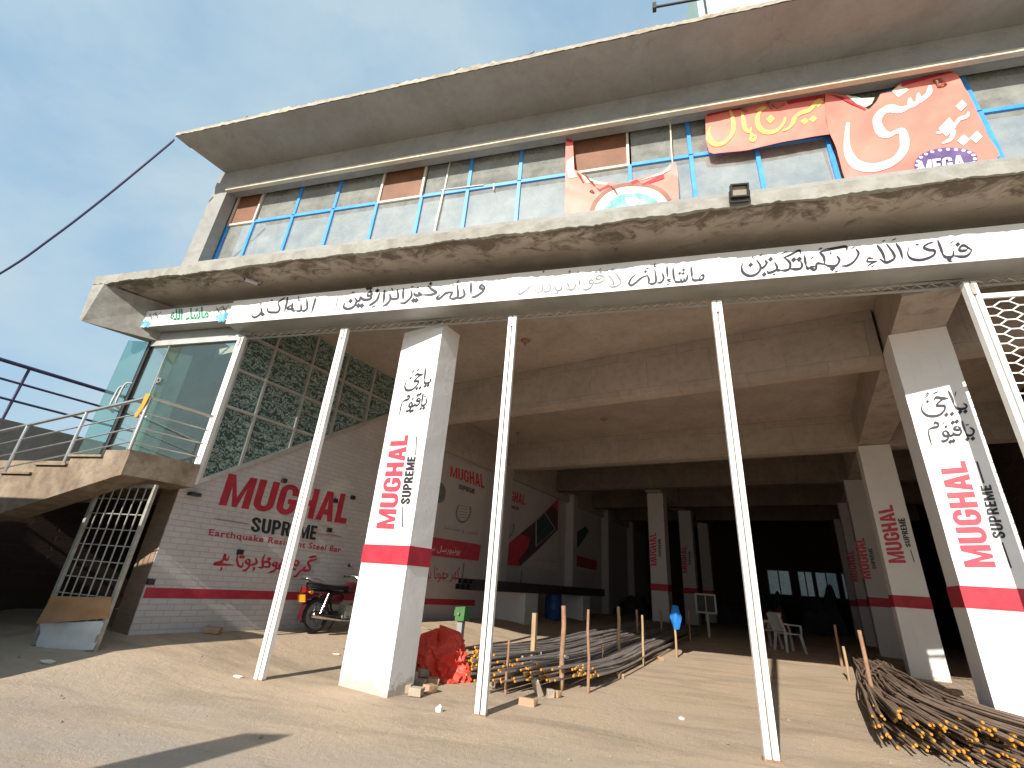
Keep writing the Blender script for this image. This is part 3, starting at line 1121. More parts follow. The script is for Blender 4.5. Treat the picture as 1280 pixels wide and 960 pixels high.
YA = [[(685, 260), (725, 290), (710, 325), (640, 335), (590, 320), (560, 280)], [(480, 90), (530, 190), (560, 280)], [(640, 375)], [(710, 370)], [.5, (585, 100), (570, 165)],
      [(290, 220), (320, 180), (400, 190), (480, 190)], [(480, 190), (400, 210), (340, 260), (330, 290), (400, 290), (435, 300), (430, 350), (370, 410), (290, 430), (200, 420), (140, 370), (125, 320), (145, 260)],
      [(455, 410)], [(530, 400)], [.7, (205, 235)], [.5, (175, 160), (205, 120), (215, 140), (170, 190)], [.5, (280, 130), (350, 100)],
      [(770, 580), (820, 620), (810, 670), (770, 690), (730, 680), (712, 645)], [(660, 490), (680, 560), (714, 650)], [(735, 735)], [(810, 730)], [.5, (710, 550), (760, 545)],
      [(600, 565), (565, 580), (565, 605), (620, 612), (640, 590), (605, 565)], [(640, 590), (655, 640), (620, 680), (560, 670), (540, 640)], [(440, 625), (412, 650), (430, 690), (490, 690), (470, 640), (435, 620)],
      [(560, 670), (520, 690), (490, 690)], [(490, 690), (470, 740), (420, 765), (385, 755)], [(290, 550), (300, 515), (345, 530), (340, 570), (270, 585), (215, 610)], [.7, (215, 610), (225, 690), (262, 820)],
      [(540, 515)], [(595, 500)], [(510, 770)], [(550, 760)], [.7, (450, 570)], [.5, (410, 540), (430, 500)]]
mb = MB()
pen(mb, lambda q: on_gy(q[0], q[1], 7.6) + OFF, (1140, 480), 10.667, YA, 34, NF, -60, .0006, .3)
sub(mb, 'script_lettering', M['ink'], P1)
# the same two lines on the left pillar
pts = [on_gy(1140 + x / 10.667, 480 + y / 10.667, 7.6) for s in YA for x, y in [q for q in s if not isinstance(q, (int, float))]]
a_lo, a_hi = min(p.dot(GX) for p in pts), max(p.dot(GX) for p in pts)
z_lo, z_hi = min(p.z for p in pts), max(p.z for p in pts)
q0 = [on_gy(x, y, 4.69) for x, y in ((499.5, 519), (537, 482), (527, 461))]
A0, A1, Z0, Z1 = q0[0].dot(GX), q0[1].dot(GX) + .01, q0[0].z, q0[2].z


def pl_plane(q):
    p = on_gy(q[0], q[1], 7.6)
    return G(A0 + (p.dot(GX) - a_lo) / (a_hi - a_lo) * (A1 - A0), 4.69, Z0 + (p.z - z_lo) / (z_hi - z_lo) * (Z1 - Z0)) + OFF


mb = MB()
pen(mb, pl_plane, (1140, 480), 10.667, YA, 34, NF, -60, .0006, .3)
sub(mb, 'script_lettering', M['ink'], PL)

# hall: far wall with openings, right wall, plain inner left wall
W0, W1 = -8.75, -8.45
MB().gbox(W0, W1, 8.62, 33, -.1, 5.72).build('side_wall', M['inner_wall'], B)
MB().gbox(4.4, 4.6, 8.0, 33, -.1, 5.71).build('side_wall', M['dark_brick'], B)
bw = MB()
wins = [(-1.86, -.72), (-.40, .33), (.40, 1.42), (1.55, 2.05)]
edges = [-8.7]
for w in wins:
    edges += [w[0], w[1]]
edges.append(9.6)
for i in range(0, len(edges), 2):
    bw.gbox(edges[i], edges[i + 1], 31.0, 31.25, -.1, 5.72)
for w in wins:
    bw.gbox(w[0], w[1], 31.0, 31.25, -.1, 1.7)
    bw.gbox(w[0], w[1], 31.0, 31.25, 3.0, 5.72)
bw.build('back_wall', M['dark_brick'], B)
for w in wins:
    f = MB()
    f.gbox(w[0], w[1], 31.08, 31.13, 1.7, 1.76).gbox(w[0], w[1], 31.08, 31.13, 2.94, 3.0)
    for a in (w[0] + .03, (w[0] + w[1]) / 2, w[1] - .03):
        f.gbox(a - .03, a + .03, 31.085, 31.125, 1.76, 2.94)
    fo = f.build('window', M['dark_steel'], B)
    sub(MB().gbox(w[0], w[1], 31.10, 31.106, 1.72, 2.98), 'pane', M['back_glass'], fo)

# upper storey: front wall with one long opening
YW, YF = 5.1, 5.35
XL = -7.95
mb = MB()
mb.wbox(XL, 11, YW, YW + .22, 5.852, 6.24)
mb.wbox(XL, 11, YW, YW + .22, 7.985, 8.475)
mb.wbox(XL, -7.58, YW, YW + .22, 6.24, 7.985)
mb.build('upper_wall', M['concrete'], B)
mb = MB().wbox(-7.58, 11, YW - .045, YW + .03, 7.918, 7.984)
mb.build('drip_edge', M['cream_edge'], B)
aL = on_a_at_y(-9.02, YW)
pL2 = Vector((XL, YW + .22, 0))
MB().prism([pL2 + UP * 5.852, pL2 + Vector((.2, 0, 0)) + UP * 5.852, pL2 + GY * 14 + Vector((.2, 0, 0)) + UP * 5.852, pL2 + GY * 14 + UP * 5.852], UP * 2.62).build('upper_side_wall', M['concrete'], B)
# room behind the windows
MB().wbox(-7.7, 11, 5.36, 12, 5.842, 5.862).build('upper_floor', M['room'], B)
MB().wbox(-7.2, 11, 9.5, 9.7, 5.87, 8.44).build('upper_back_wall', M['room'], B)

# roof slab with broken masonry along its edge
rx0 = -8.1
pr = Vector((rx0, 4.2, 0))
rp_ = [pr, Vector((12, 4.2, 0)), Vector((16, 18, 0)), pr + GY * 14]
MB().prism([p + UP * 8.48 for p in rp_], UP * 0.10).build('roof_slab', M['roof_concrete'], B)
mb = MB()
rr = random.Random(8)
n = 330
lo_, hi_ = [], []
for i in range(n + 1):
    x = rx0 + .0 + 17.0 * i / n
    lo_.append(8.482 + rr.uniform(-.006, .004))
    hi_.append(8.600 + .02 * math.sin(x * 1.9) + .015 * math.sin(x * 5.1) + rr.uniform(-.02, .02))
for i in range(n + 1):
    x = rx0 + 17.0 * i / n
    mb.v += [Vector((x, 4.185 + rr.uniform(-.006, .006), lo_[i])), Vector((x, 4.185 + rr.uniform(-.008, .012), (lo_[i] + hi_[i]) / 2)), Vector((x, 4.21 + rr.uniform(-.01, .03), hi_[i])), Vector((x, 4.5, hi_[i] - .01)), Vector((x, 4.5, 8.53))]
for i in range(n):
    a = i * 5
    for k in range(4):
        mb.f.append((a + k, a + 5 + k, a + 6 + k, a + k + 1))
mb.f.append((0, 1, 2, 3, 4))
mb.build('roof_edge', M['roof_rubble'], B)
# broken bricks left on the edge
mb = MB()
x = -5.2
while x < 6:
    if rr.random() < .62:
        w = rr.uniform(.10, .24)
        mb.box((x, 4.28 + rr.uniform(0, .08), 8.60 + rr.uniform(0, .02)), (w, .11, rr.uniform(.04, .075)), Vector((math.cos(.1), rr.uniform(-.1, .1), 0)).normalized())
    x += rr.uniform(.16, .5)
mb.build('edge_masonry', M['brick_grey'], B)
# bent bar ends sticking out of the roof edge
for px, k in ((290, 'loop'), (311, 'blob'), (400, 'up'), (500, 'loop'), (528, 'loop'), (545, 'lie'), (635, 'lie'), (652, 'loop'), (693, 'up'), (743, 'up'), (774, 'up'), (797, 'up')):
    p = on_y(px, 165 - .2226 * (px - 217) - 4, 4.28)
    p.z = 8.58
    if k == 'loop':
        path = [p + Vector((-.07, 0, 0)), p + Vector((-.09, 0, .10)), p + Vector((-.02, .01, .16)), p + Vector((.06, 0, .12)), p + Vector((.13, .02, .06))]
    elif k == 'lie':
        path = [p + Vector((-.35, 0, .02)), p + Vector((0, .01, .10)), p + Vector((.35, 0, .15)), p + Vector((.42, 0, .20))]
    elif k == 'blob':
        path = [p, p + Vector((-.02, 0, .08)), p + Vector((.03, 0, .14))]
    else:
        path = [p, p + Vector((.005, 0, .10)), p + Vector((rr.uniform(-.03, .03), 0, .17))]
    MB().tube(smooth_pts(path, 3), .009 if k != 'blob' else .035, 5).build('bar_end', M['rebar_rust'], B)
# pale green stair tower on the roof
tp = on_y(872, 8, 6.2)
MB().wbox(tp.x, tp.x + 3.2, 6.2, 9.2, 8.55, tp.z + 1.6).build('stair_tower', M['tower_green'], B)

# windows
mul = [-7.58, -6.944, -6.06, -5.195, -4.292, -3.427, -2.58, -1.69, -.86, .059, .943, 1.82, 2.71, 3.60, 4.449, 5.35, 6.2]
ZB, ZM, ZT = 6.33, 7.31, 8.16
brown = {0, 4, 8}
white_up = {0, 1, 4, 5, 8, 9}
for i in range(len(mul) - 1):
    a, b2 = mul[i], mul[i + 1]
    f = MB()
    f.wbox(a + .032, b2 - .032, YF, YF + .06, ZB, ZB + .055)
    f.wbox(a - .028, a + .028, YF - .004, YF + .064, ZB, ZM)
    if i not in brown:
        f.wbox(a + .032, b2 - .032, YF, YF + .06, ZM - .03, ZM + .03)
    if i not in white_up:
        f.wbox(a - .028, a + .028, YF + .004, YF + .05, ZM + .031, ZT)
    fo = f.build('window', M['blue_frame'], B)
    sub(MB().wbox(a + .03, b2 - .03, YF + .028, YF + .034, ZB + .05, ZM - .02), 'pane', M['window_glass'], fo)
    if i in brown:
        sub(MB().wbox(a + .04, b2 - .04, YF + .02, YF + .05, ZM + .02, ZT), 'board', M['brown_board'], fo)
        w = MB()
        w.wbox(a + .002, b2 - .002, YF - .006, YF + .05, ZM - .022, ZM + .02)
        w.wbox(a + .001, a + .04, YF - .007, YF + .051, ZM + .022, ZT)
        w.wbox(b2 - .04, b2 - .001, YF - .007, YF + .051, ZM + .022, ZT)
        w.wbox(a + .041, b2 - .041, YF - .006, YF + .05, ZT - .02, ZT)
        sub(w, 'white_surround', M['white_frame'], fo)
    else:
        sub(MB().wbox(a + .03, b2 - .03, YF + .028, YF + .034, ZM + .03, ZT - .05), 'pane', M['window_glass'], fo)
# stray peeling strips on the sixth window
w = MB()
w.bar((-3.06, YF - .012, ZB + .06), (-3.02, YF - .012, ZM + .05), .03, .012)
w.bar((-3.06, YF - .012, ZM + .05), (-2.3, YF - .012, ZM + .02), .02, .012)
w.bar((-3.02, YF + .012, ZM + .06), (-3.0, YF + .012, ZT - .05), .025, .01)
w.bar((-2.12, YF - .012, ZM + .02), (-2.11, YF - .012, ZM - .12), .02, .01)
sub(w, 'loose_strip', M['white_frame'], [o for o in kids(B) if o.name.startswith('window')][10])

# ================================================================== LEFT BRICK WALL
WG = -8.0
BW = empty('brick_wall', G(WG, 3.5, 0), 'whitewashed brick side wall with big red and black steel lettering behind the motorcycle', 'wall')
zz = lambda b: 2.46 + (b - 4.056 * .92) * (5.013 - 2.484) / (7.966 - 4.056)   # slope of the screen above
d0 = plane_gx(WG)
s0, s1 = d0((245, 605)), d0((485, 520))
b_0, b_1 = s0.dot(GY), s1.dot(GY)


def slope(b):
    return s0.z + (s1.z - s0.z) * (b - b_0) / (b_1 - b_0)


bend = 8.62
bt = b_0 + (5.66 - s0.z) * (b_1 - b_0) / (s1.z - s0.z)
prof = [(3.5, -.1), (bend, -.1), (bend, 5.70), (min(bt, bend), slope(min(bt, bend))), (b_0, s0.z), (3.5, slope(b_0) - .02)]
MB().prism([G(WG, b2, z) for b2, z in prof], -GX * .02).build('painted_face', M['white_brick'], BW)
MB().prism([G(WG - .021, b2, z) for b2, z in [(3.5, -.1), (bend, -.1), (bend, 5.69), (min(bt, bend), slope(min(bt, bend)) - .02), (b_0, s0.z - .02), (3.5, slope(b_0) - .05)]], -GX * .52).build('brick_core', M['raw_brick'], BW)
NW = GX
wq = lambda *p: [on_gx(x, y, WG) for x, y in p]
mb = MB()
block_text(mb, 'MUGHAL', wq((286, 592), (440, 619), (273, 631), (432, 655)), NW)
mb.bar(on_gx(267, 648, WG) + NW * .003, on_gx(311, 655, WG) + NW * .003, .025, .004)
mb.bar(on_gx(395, 666, WG) + NW * .003, on_gx(428, 671, WG) + NW * .003, .025, .004)
sub(mb, 'red_lettering', M['dark_red'], BW)
mb = MB()
block_text(mb, 'SUPREME', wq((315.5, 646), (397, 657.5), (313, 664.5), (394, 675)), NW, .004, .1)
sub(mb, 'black_lettering', M['black_lettering'], BW)
mb = MB()
font_text(mb, 'Earthquake Resistant Steel Bar', wq((261.5, 661), (427, 683.5), (260, 671.5), (424.5, 693)), NW, .006, .022, 1.1)
sub(mb, 'slogan', M['dark_red'], BW)
URD = [[(160, 190), (215, 185), (250, 100), (250, 150), (275, 155), (290, 120)], [1.1, (250, 150), (200, 180), (140, 200), (230, 205), (335, 210)], [.8, (200, 270), (215, 245), (205, 235)],
       [(375, 100), (370, 160), (385, 215), (420, 225), (430, 175)], [.8, (405, 130)], [.8, (430, 130)], [(475, 150), (455, 180), (490, 200), (495, 165), (475, 150)], [(495, 175), (490, 225), (455, 260), (420, 265)],
       [(555, 140), (565, 190), (530, 205), (500, 210)], [.8, (520, 270), (545, 245), (525, 240)],
       [(650, 100), (625, 160), (625, 230), (580, 235)], [(625, 230), (690, 225), (690, 185), (650, 180), (625, 210)], [.9, (690, 150)], [(745, 180), (725, 205), (760, 220), (765, 190), (745, 180)], [(765, 195), (750, 260), (680, 290)], [(820, 190), (790, 215), (800, 245), (760, 245)],
       [(845, 120), (820, 190), (830, 245), (800, 250)], [(880, 200), (850, 240), (830, 245)], [(960, 160), (935, 190), (960, 215), (985, 185), (960, 160)], [(910, 240), (960, 255)], [(1165, 120), (1085, 135)], [(1170, 150), (1080, 180), (1100, 240), (1080, 265), (1040, 255)], [(1060, 225), (1035, 245), (1050, 270), (1080, 255)], [(1040, 260), (1000, 270), (960, 320), (930, 325)]]
mb = MB()
pen(mb, plane_gx(WG), (250, 680), 8, URD, 27, NW, -60, .004, .35)
sub(mb, 'red_script', M['dark_red'], BW)
mb = MB()
p0, p1 = on_gx(184, 733.7, WG), on_gx(365, 742, WG)
mb.prism([G(WG, b2, z) + NW * .003 for b2, z in ((3.52, .87), (8.6, .86), (8.6, .735), (3.52, .735))], NW * .003)
sub(mb, 'red_band', M['dark_red'], BW)
# bolt heads and notches left in the brickwork
for px, py in ((354, 601), (418, 626), (440, 622), (410.5, 662.5), (299, 690), (187, 727)):
    mb = MB()
    mb.box(on_gx(px, py, WG) + NW * .03, (.06, .085, .075), NW, GY)
    sub(mb, 'iron_lug', M['black_plastic'], BW)
for px, py in ((241, 618),):
    mb = MB()
    mb.box(on_gx(px, py, WG) + NW * .05, (.10, .16, .05), NW, GY)
    sub(mb, 'iron_lug', M['dark_steel'], BW)

# floral glazed screen above it
FS = empty('floral_screen', G(WG, b_0, s0.z), 'aluminium framed screen of dark floral film glass rising with the inner stair', 'glass screen')
bz = lambda b, z: G(WG + .015, b, z)
mb = MB()
bs = [b_0 + .02]
step = (5.508 - 4.638) * WG / -8.7
bcur = 4.638 * WG / -8.7
while bcur < 8.4:
    bs.append(bcur)
    bcur += step
hz = [1.3 + (z - 1.3) * WG / -8.7 for z in (3.885, 4.618, 5.35, 6.08)]
ZTOP = 5.70
mb.bar(bz(b_0, s0.z + .03), bz(min(bt, 8.55), slope(min(bt, 8.55)) + .03), .06, .07, GX)
for b2 in bs:
    lo = slope(b2) + .06
    if lo < ZTOP - .1:
        mb.bar(bz(b2, lo), bz(b2, ZTOP), .055, .045, GX)
for z in hz:
    if z > ZTOP:
        continue
    bb = b_0 + (z - s0.z) * (b_1 - b_0) / (s1.z - s0.z)
    mb.bar(bz(b_0, z) - GX * .004, bz(min(bb, 8.5), z) - GX * .004, .055, .045, GX)
sub(mb, 'frame', M['aluminium'], FS)
for i in range(len(bs)):
    l, r2 = bs[i], (bs[i + 1] if i + 1 < len(bs) else 8.5)
    zs = [None] + [z for z in hz if z < ZTOP] + [ZTOP]
    for k in range(len(zs) - 1):
        z0 = zs[k] if zs[k] is not None else -9
        z1 = zs[k + 1]
        P = []
        zl0, zr0 = max(z0, slope(l)), max(z0, slope(r2))
        if zl0 >= z1 - .02:
            continue
        if zr0 < z1:
            P = [bz(l, zl0), bz(r2, zr0), bz(r2, z1), bz(l, z1)]
        else:
            bb = b_0 + (z1 - s0.z) * (b_1 - b_0) / (s1.z - s0.z)
            P = [bz(l, zl0), bz(bb, z1), bz(l, z1)]
        if z0 > slope(l) and z0 < slope(r2):
            bb = b_0 + (z0 - s0.z) * (b_1 - b_0) / (s1.z - s0.z)
            if bb > l + .01 and zr0 < z1:
                P = [bz(l, z0), bz(bb, z0), bz(r2, zr0), bz(r2, z1), bz(l, z1)]
        mb = MB().prism([p - GX * .03 for p in P], -GX * .008)
        sub(mb, 'pane', M['floral'], FS)

# ================================================================== SIGNBOARDS
YS = 5.30
NS = Vector((0, -1, 0))
SG = empty('signboard', (-0.4, YS, 4.975), 'long white signboard with black Arabic script above the shutter posts', 'signboard')
sub(MB().wbox(-6.66, 6.2, YS + .004, YS + .33, 4.977, 5.43), 'casing', M['sheet_grey'], SG)
sub(MB().wbox(-6.66, 6.2, YS, YS + .004, 4.975, 5.432), 'face', M['sign_white'], SG)
ps = lambda q: on_y(q[0], q[1], YS) + NS * .002
mb = MB()
A_ = [[(757, 98), (745, 150), (715, 250)], [(668, 110), (672, 160), (672, 205), (640, 230), (610, 225)], [(610, 160), (612, 215), (590, 232), (560, 228)], [(530, 150), (522, 190), (538, 228)], [(525, 165), (480, 195), (482, 212), (515, 212), (535, 228), (560, 228)], [.5, (575, 130), (590, 120), (600, 130)], [.5, (590, 80), (585, 105)],
      [(478, 90), (468, 150), (445, 240)], [.8, (455, 95), (400, 130), (378, 150)], [(378, 150), (398, 200), (380, 240), (340, 245), (285, 238), (270, 190)], [(210, 195), (215, 240), (180, 280), (140, 295), (115, 270)], [(228, 265)], [.6, (310, 125), (330, 120)], [.6, (215, 150), (205, 170)], [.35, (985, 70), (948, 255)]]
pen(mb, ps, (300, 360), 8, A_, 25, NS, -55, .0006, .3)
sub(mb, 'black_script', M['ink'], SG)
mb = MB()
B_ = [[(1195, 125), (1170, 160), (1120, 195), (1080, 202)], [(1195, 125), (1165, 105), (1150, 125), (1175, 135), (1195, 125)], [(1080, 80), (1080, 180)], [(1020, 135), (1028, 185), (1000, 207), (960, 212)], [(970, 100), (976, 190), (945, 214), (910, 212)], [(940, 160), (880, 170), (830, 212), (806, 208), (835, 178)], [(935, 160), (905, 212)], [.5, (930, 108), (945, 102)], [.5, (985, 65), (968, 90)],
      [(735, 112), (768, 140), (802, 165), (760, 182), (690, 184)], [(690, 184), (640, 188), (622, 165)], [(600, 145), (605, 190), (580, 225), (545, 250), (510, 247)], [(655, 165), (690, 184)], [(620, 228)], [(642, 228)], [.7, (758, 95)], [.5, (600, 125), (620, 115)], [.5, (648, 130), (665, 120)],
      [(540, 130), (536, 225)], [(490, 140), (497, 205), (460, 217), (432, 210)], [(430, 175), (436, 215), (410, 255), (372, 277)], [.5, (445, 130), (455, 150)], [(390, 145), (380, 247)], [(350, 165), (330, 220), (290, 255), (262, 268)], [.8, (332, 150)], [.5, (320, 268), (285, 285)],
      [(255, 168), (278, 160), (285, 185), (255, 190), (255, 168)], [(285, 180), (275, 215), (222, 222), (197, 195)], [(197, 195), (190, 225), (165, 240)], [(150, 205), (165, 235), (140, 280), (95, 296), (62, 280), (75, 240)], [.8, (255, 132)], [.8, (277, 132)], [(180, 270)], [(207, 270)], [.9, (117, 232)], [.5, (125, 165), (150, 160)]]
pen(mb, ps, (420, 340), 6.4, B_, 24, NS, -55, .0006, .3)
sub(mb, 'black_script', M['ink'], SG)
mb = MB()
D_ = [[(1150, 270), (1182, 268), (1175, 310), (1135, 320), (1150, 275)], [(1140, 320), (1075, 325), (1052, 300)], [(1040, 165), (1052, 300)], [(1000, 260), (992, 310), (965, 335), (960, 290)], [(965, 335), (930, 340), (925, 300)], [(930, 340), (880, 345), (850, 330)], [(835, 180), (840, 270), (852, 330)], [.7, (910, 245)], [.7, (950, 245)], [.7, (955, 205)], [(765, 160), (772, 290)], [.6, (815, 315), (770, 318), (790, 335), (815, 338)], [.5, (760, 378), (800, 360)],
      [(710, 240), (727, 300), (700, 345), (650, 356)], [(625, 195), (640, 330), (600, 366), (548, 355)], [(550, 268), (480, 292), (410, 350), (360, 382), (332, 358), (360, 300), (410, 255)], [(545, 275), (560, 320), (548, 355)], [.7, (520, 225)], [.5, (520, 195), (560, 185)], [.5, (650, 160), (620, 165), (630, 125)]]
pen(mb, ps, (750, 315), 9.143, D_, 31, NS, -55, .0006, .3)
sub(mb, 'black_script', M['ink'], SG)
mb = MB()
E_ = [[(1165, 85), (1190, 130), (1150, 200), (1090, 240), (1030, 246)], [.4, (1120, 82), (1155, 65)], [(1080, 100), (1070, 65), (980, 77), (880, 97), (822, 117)], [(822, 117), (862, 160), (872, 228)], [(985, 150), (1010, 190), (980, 240), (920, 247), (870, 230)], [(870, 230), (800, 222), (790, 270), (765, 280), (738, 256), (790, 250)], [(738, 258), (712, 270), (695, 240)], [(680, 145), (697, 250)], [.7, (918, 130), (938, 120)], [(945, 270)], [.5, (965, 302), (1000, 290)], [.4, (740, 178), (770, 155)], [.6, (815, 90), (850, 75)],
      [(645, 200), (660, 240), (640, 270), (590, 276), (540, 270)], [.8, (645, 130), (630, 100), (550, 140), (480, 170)], [(490, 165), (545, 215), (540, 270), (500, 288), (455, 285)], [(400, 210), (425, 260), (400, 292), (345, 310), (330, 288)], [(455, 285), (430, 285), (410, 270)], [(310, 190), (325, 220), (290, 262), (262, 255)], [(230, 190), (265, 240), (260, 290), (210, 332), (150, 336), (100, 302), (90, 252), (105, 215)], [(580, 187)], [(632, 182)], [.9, (362, 182)], [.9, (302, 325)], [.9, (175, 235)], [.5, (185, 175), (200, 155)], [.4, (265, 155), (280, 130)], [.4, (460, 135), (520, 105)], [.5, (380, 330), (410, 318)]]
pen(mb, ps, (915, 300), 7.53, E_, 29, NS, -55, .0006, .35)
sub(mb, 'black_script', M['ink'], SG)
mb = MB()
F_ = [[(1165, 210), (1090, 165), (1050, 188), (1055, 215), (1105, 212), (1125, 195)], [(1165, 210), (1130, 255), (1080, 272), (990, 262)], [(990, 215), (987, 262), (950, 277), (908, 270), (882, 232)], [(842, 115), (870, 190), (890, 250)], [.9, (1032, 155)], [.9, (952, 298)], [.5, (945, 320), (985, 312)], [.4, (955, 148), (995, 122)],
      [(800, 135), (750, 150), (712, 183), (760, 207), (812, 215), (810, 250), (760, 282), (680, 302), (600, 292), (562, 250), (570, 182)], [.5, (638, 150), (650, 160), (668, 148)], [(450, 145), (490, 210), (512, 290)], [(360, 150), (420, 230), (437, 280), (400, 312), (350, 325), (295, 290)], [(270, 160), (320, 230), (350, 312)], [.7, (240, 290), (192, 285), (185, 318), (275, 310)], [.6, (275, 312), (220, 335), (178, 362)], [.5, (215, 372), (245, 350)], [.4, (410, 118), (455, 100)], [.4, (320, 130), (350, 115)]]
pen(mb, ps, (1060, 285), 7.53, F_, 30, NS, -55, .0006, .35)
sub(mb, 'black_script', M['ink'], SG)
mb = MB()
C_ = [[(1165, 185), (1215, 240), (1242, 300), (1210, 340), (1150, 357), (1105, 345)], [(1095, 215), (1150, 280), (1165, 350)], [.4, (1085, 175), (1095, 160)], [.4, (1140, 155), (1160, 145)], [(1065, 255), (1035, 232), (990, 225), (962, 255), (990, 270), (1040, 250)], [(1065, 255), (1035, 290), (960, 317), (925, 300)], [(925, 310), (890, 312), (885, 285), (915, 275), (935, 300)], [(935, 300), (900, 360), (850, 387), (800, 377)], [.8, (960, 185)], [.8, (1012, 187)], [.5, (995, 160), (1020, 145)],
      [(765, 265), (775, 340)], [.5, (745, 382), (775, 362)], [(715, 290), (722, 350), (690, 387), (640, 382), (605, 365)], [(630, 300), (657, 370)], [(490, 290), (495, 370), (530, 397), (570, 372), (552, 330)], [.7, (515, 425)], [(405, 310), (440, 350), (430, 395), (380, 412), (348, 392)], [(350, 295), (347, 385), (310, 417), (265, 402)], [(270, 325), (210, 350), (150, 400), (90, 440), (78, 420), (95, 370)], [(270, 330), (262, 380), (268, 402)], [.7, (658, 180)], [.6, (360, 180)], [.6, (757, 190)]]
pen(mb, ps, (640, 320), 9.143, C_, 26, NS, -55, .0006, .35)
sub(mb, 'faded_script', M['faded_ink'], SG)

YG = 5.35
SS = empty('small_signboard', (-7.7, YG, 5.09), 'small white signboard with green Arabic word and blue flower print above the glass entrance', 'signboard')
sub(MB().wbox(-8.76, -6.675, YG + .004, YG + .22, 5.092, 5.43), 'casing', M['sheet_grey'], SS)
sub(MB().wbox(-8.76, -6.675, YG, YG + .004, 5.09, 5.432), 'face', M['sign_white'], SS)
q = [on_y(x, y, YG) + NS * .003 for x, y in ((213, 387), (261, 383), (213, 402), (261, 399))]
mb = MB()
font_text(mb, shape('ماشاء اللہ'), q, NS, .002, .03)
sub(mb, 'green_script', M['green_ink'], SS)
mb = MB()
for cx, cy in ((180, 404), (176, 399), (184, 406), (275, 396), (281, 394), (278, 399)):
    c = on_y(cx, cy, YG) + NS * .002
    pts = [c + Vector((math.cos(t) * .085 * (1 + .35 * math.sin(5 * t)), 0, math.sin(t) * .06 * (1 + .35 * math.sin(5 * t)))) for t in [i * math.pi / 10 for i in range(20)]]
    LAY[0] = (LAY[0] + 1) % 9
    mb.prism([p + NS * .0004 * LAY[0] for p in pts], NS * .002)
sub(mb, 'flower_print', M['sky_print'], SS)
mb = MB()
for cx, cy, wd in ((193, 395, 1), (277, 387, 1)):
    for k in range(3):
        c = on_y(cx, cy, YG)
        mb.tube([c + Vector((-.13 + .26 * i / 8, -.003, .05 * math.sin(i * 1.4 + k * 1.3) + (k - 1) * .03)) for i in range(9)], .006, 4)
sub(mb, 'grey_flourish', M['poster_grey'], SS)

# ================================================================== SHUTTER POSTS, TRUSS, MESH GATE
YP = 5.57


def post(x, z0, z1, label, sh=0.0, rough=False):
    t = empty('shutter_post', (x, YP, z0), label, 'post', 'shutter guide posts along the front')
    w = .118
    mb = MB()
    for s in (-1, 1):
        mb.wbox(x + s * w / 2 - (.05 if s > 0 else 0), x + s * w / 2 + (0 if s > 0 else .05), YP - .04, YP + .035, z0, z1)
    mb.wbox(x - w / 2 + .05, x + w / 2 - .05, YP - .012, YP + .03, z0, z1)
    sub(mb, 'channel', M['post_white'], t)
    g = MB().wbox(x - .006, x + .006, YP - .0165, YP - .0125, z0 + .02, z1 - .02)
    sub(g, 'groove', M['groove'], t)
    if z0 < .5:
        sub(MB().wbox(x - .075, x + .075, YP - .05, YP + .045, z0 - .02, z0 + .018), 'foot', M['rust'], t)
    sub(MB().wbox(x - .02, x + .02, YP - .055, YP - .041, z1 - .18, z1 - .04), 'lug', M['galv'], t)
    return t


post(-6.5, 2.32, 4.86, 'pale shutter post at the floral screen that ends above the ground')
post(-4.47, 0.0, 4.86, 'white shutter post crossing the lettering of the left brick wall')
post(-1.667, 0.0, 4.86, 'white shutter post between the left pillar and the steel bars')
post(1.083, 0.0, 4.86, 'white shutter post standing alone in the middle of the wide opening')
post(3.79, 0.0, 4.86, 'white shutter post in front of the right pillar beside the hexagon mesh')
TR = empty('lattice_truss', (-1, 5.66, 4.86), 'thin lattice steel track under the long white signboard', 'truss')
mb = MB()
mb.wbox(-6.5, 6, 5.645, 5.675, 4.955, 4.975)
sub(mb, 'top_chord', M['sheet_grey'], TR)
mb = MB().wbox(-6.5, 6, 5.645, 5.675, 4.862, 4.88)
sub(mb, 'bottom_chord', M['sheet_grey'], TR)
mb = MB()
x = -6.4
k = 0
pts = []
while x < 5.9:
    pts.append((x, 5.66, 4.885 if k % 2 else 4.95))
    k += 1
    x += .075
mb.tube(pts, .007, 4)
sub(mb, 'zigzag_web', M['aluminium'], TR)
MG = empty('mesh_gate', (4.5, 5.6, 0.1), 'white hexagon mesh gate at the far right of the front', 'gate')
mb = MB()
x = 3.88
ci = 0
pz, pxw = .118, .20
while x < 5.3:
    z = .3 + (pz / 2 if ci % 2 else 0)
    while z < 4.62:
        a = Vector((x, 5.6, z))
        mb.bar(a, a + Vector((pxw * .40, 0, 0)), .014, .006, UP)
        mb.bar(a + Vector((pxw * .40, 0, 0)), a + Vector((pxw * .8, 0, pz / 2)), .014, .006, UP)
        mb.bar(a + Vector((pxw * .40, 0, 0)), a + Vector((pxw * .8, 0, -pz / 2)), .014, .006, UP)
        z += pz
    x += pxw * .8
    ci += 1
sub(mb, 'hexagon_mesh', M['post_white'], MG)
for z0_, z1_ in ((4.66, 4.72), (.2, .25)):
    sub(MB().wbox(3.86, 5.4, 5.585, 5.615, z0_, z1_), 'rail', M['post_white'], MG)

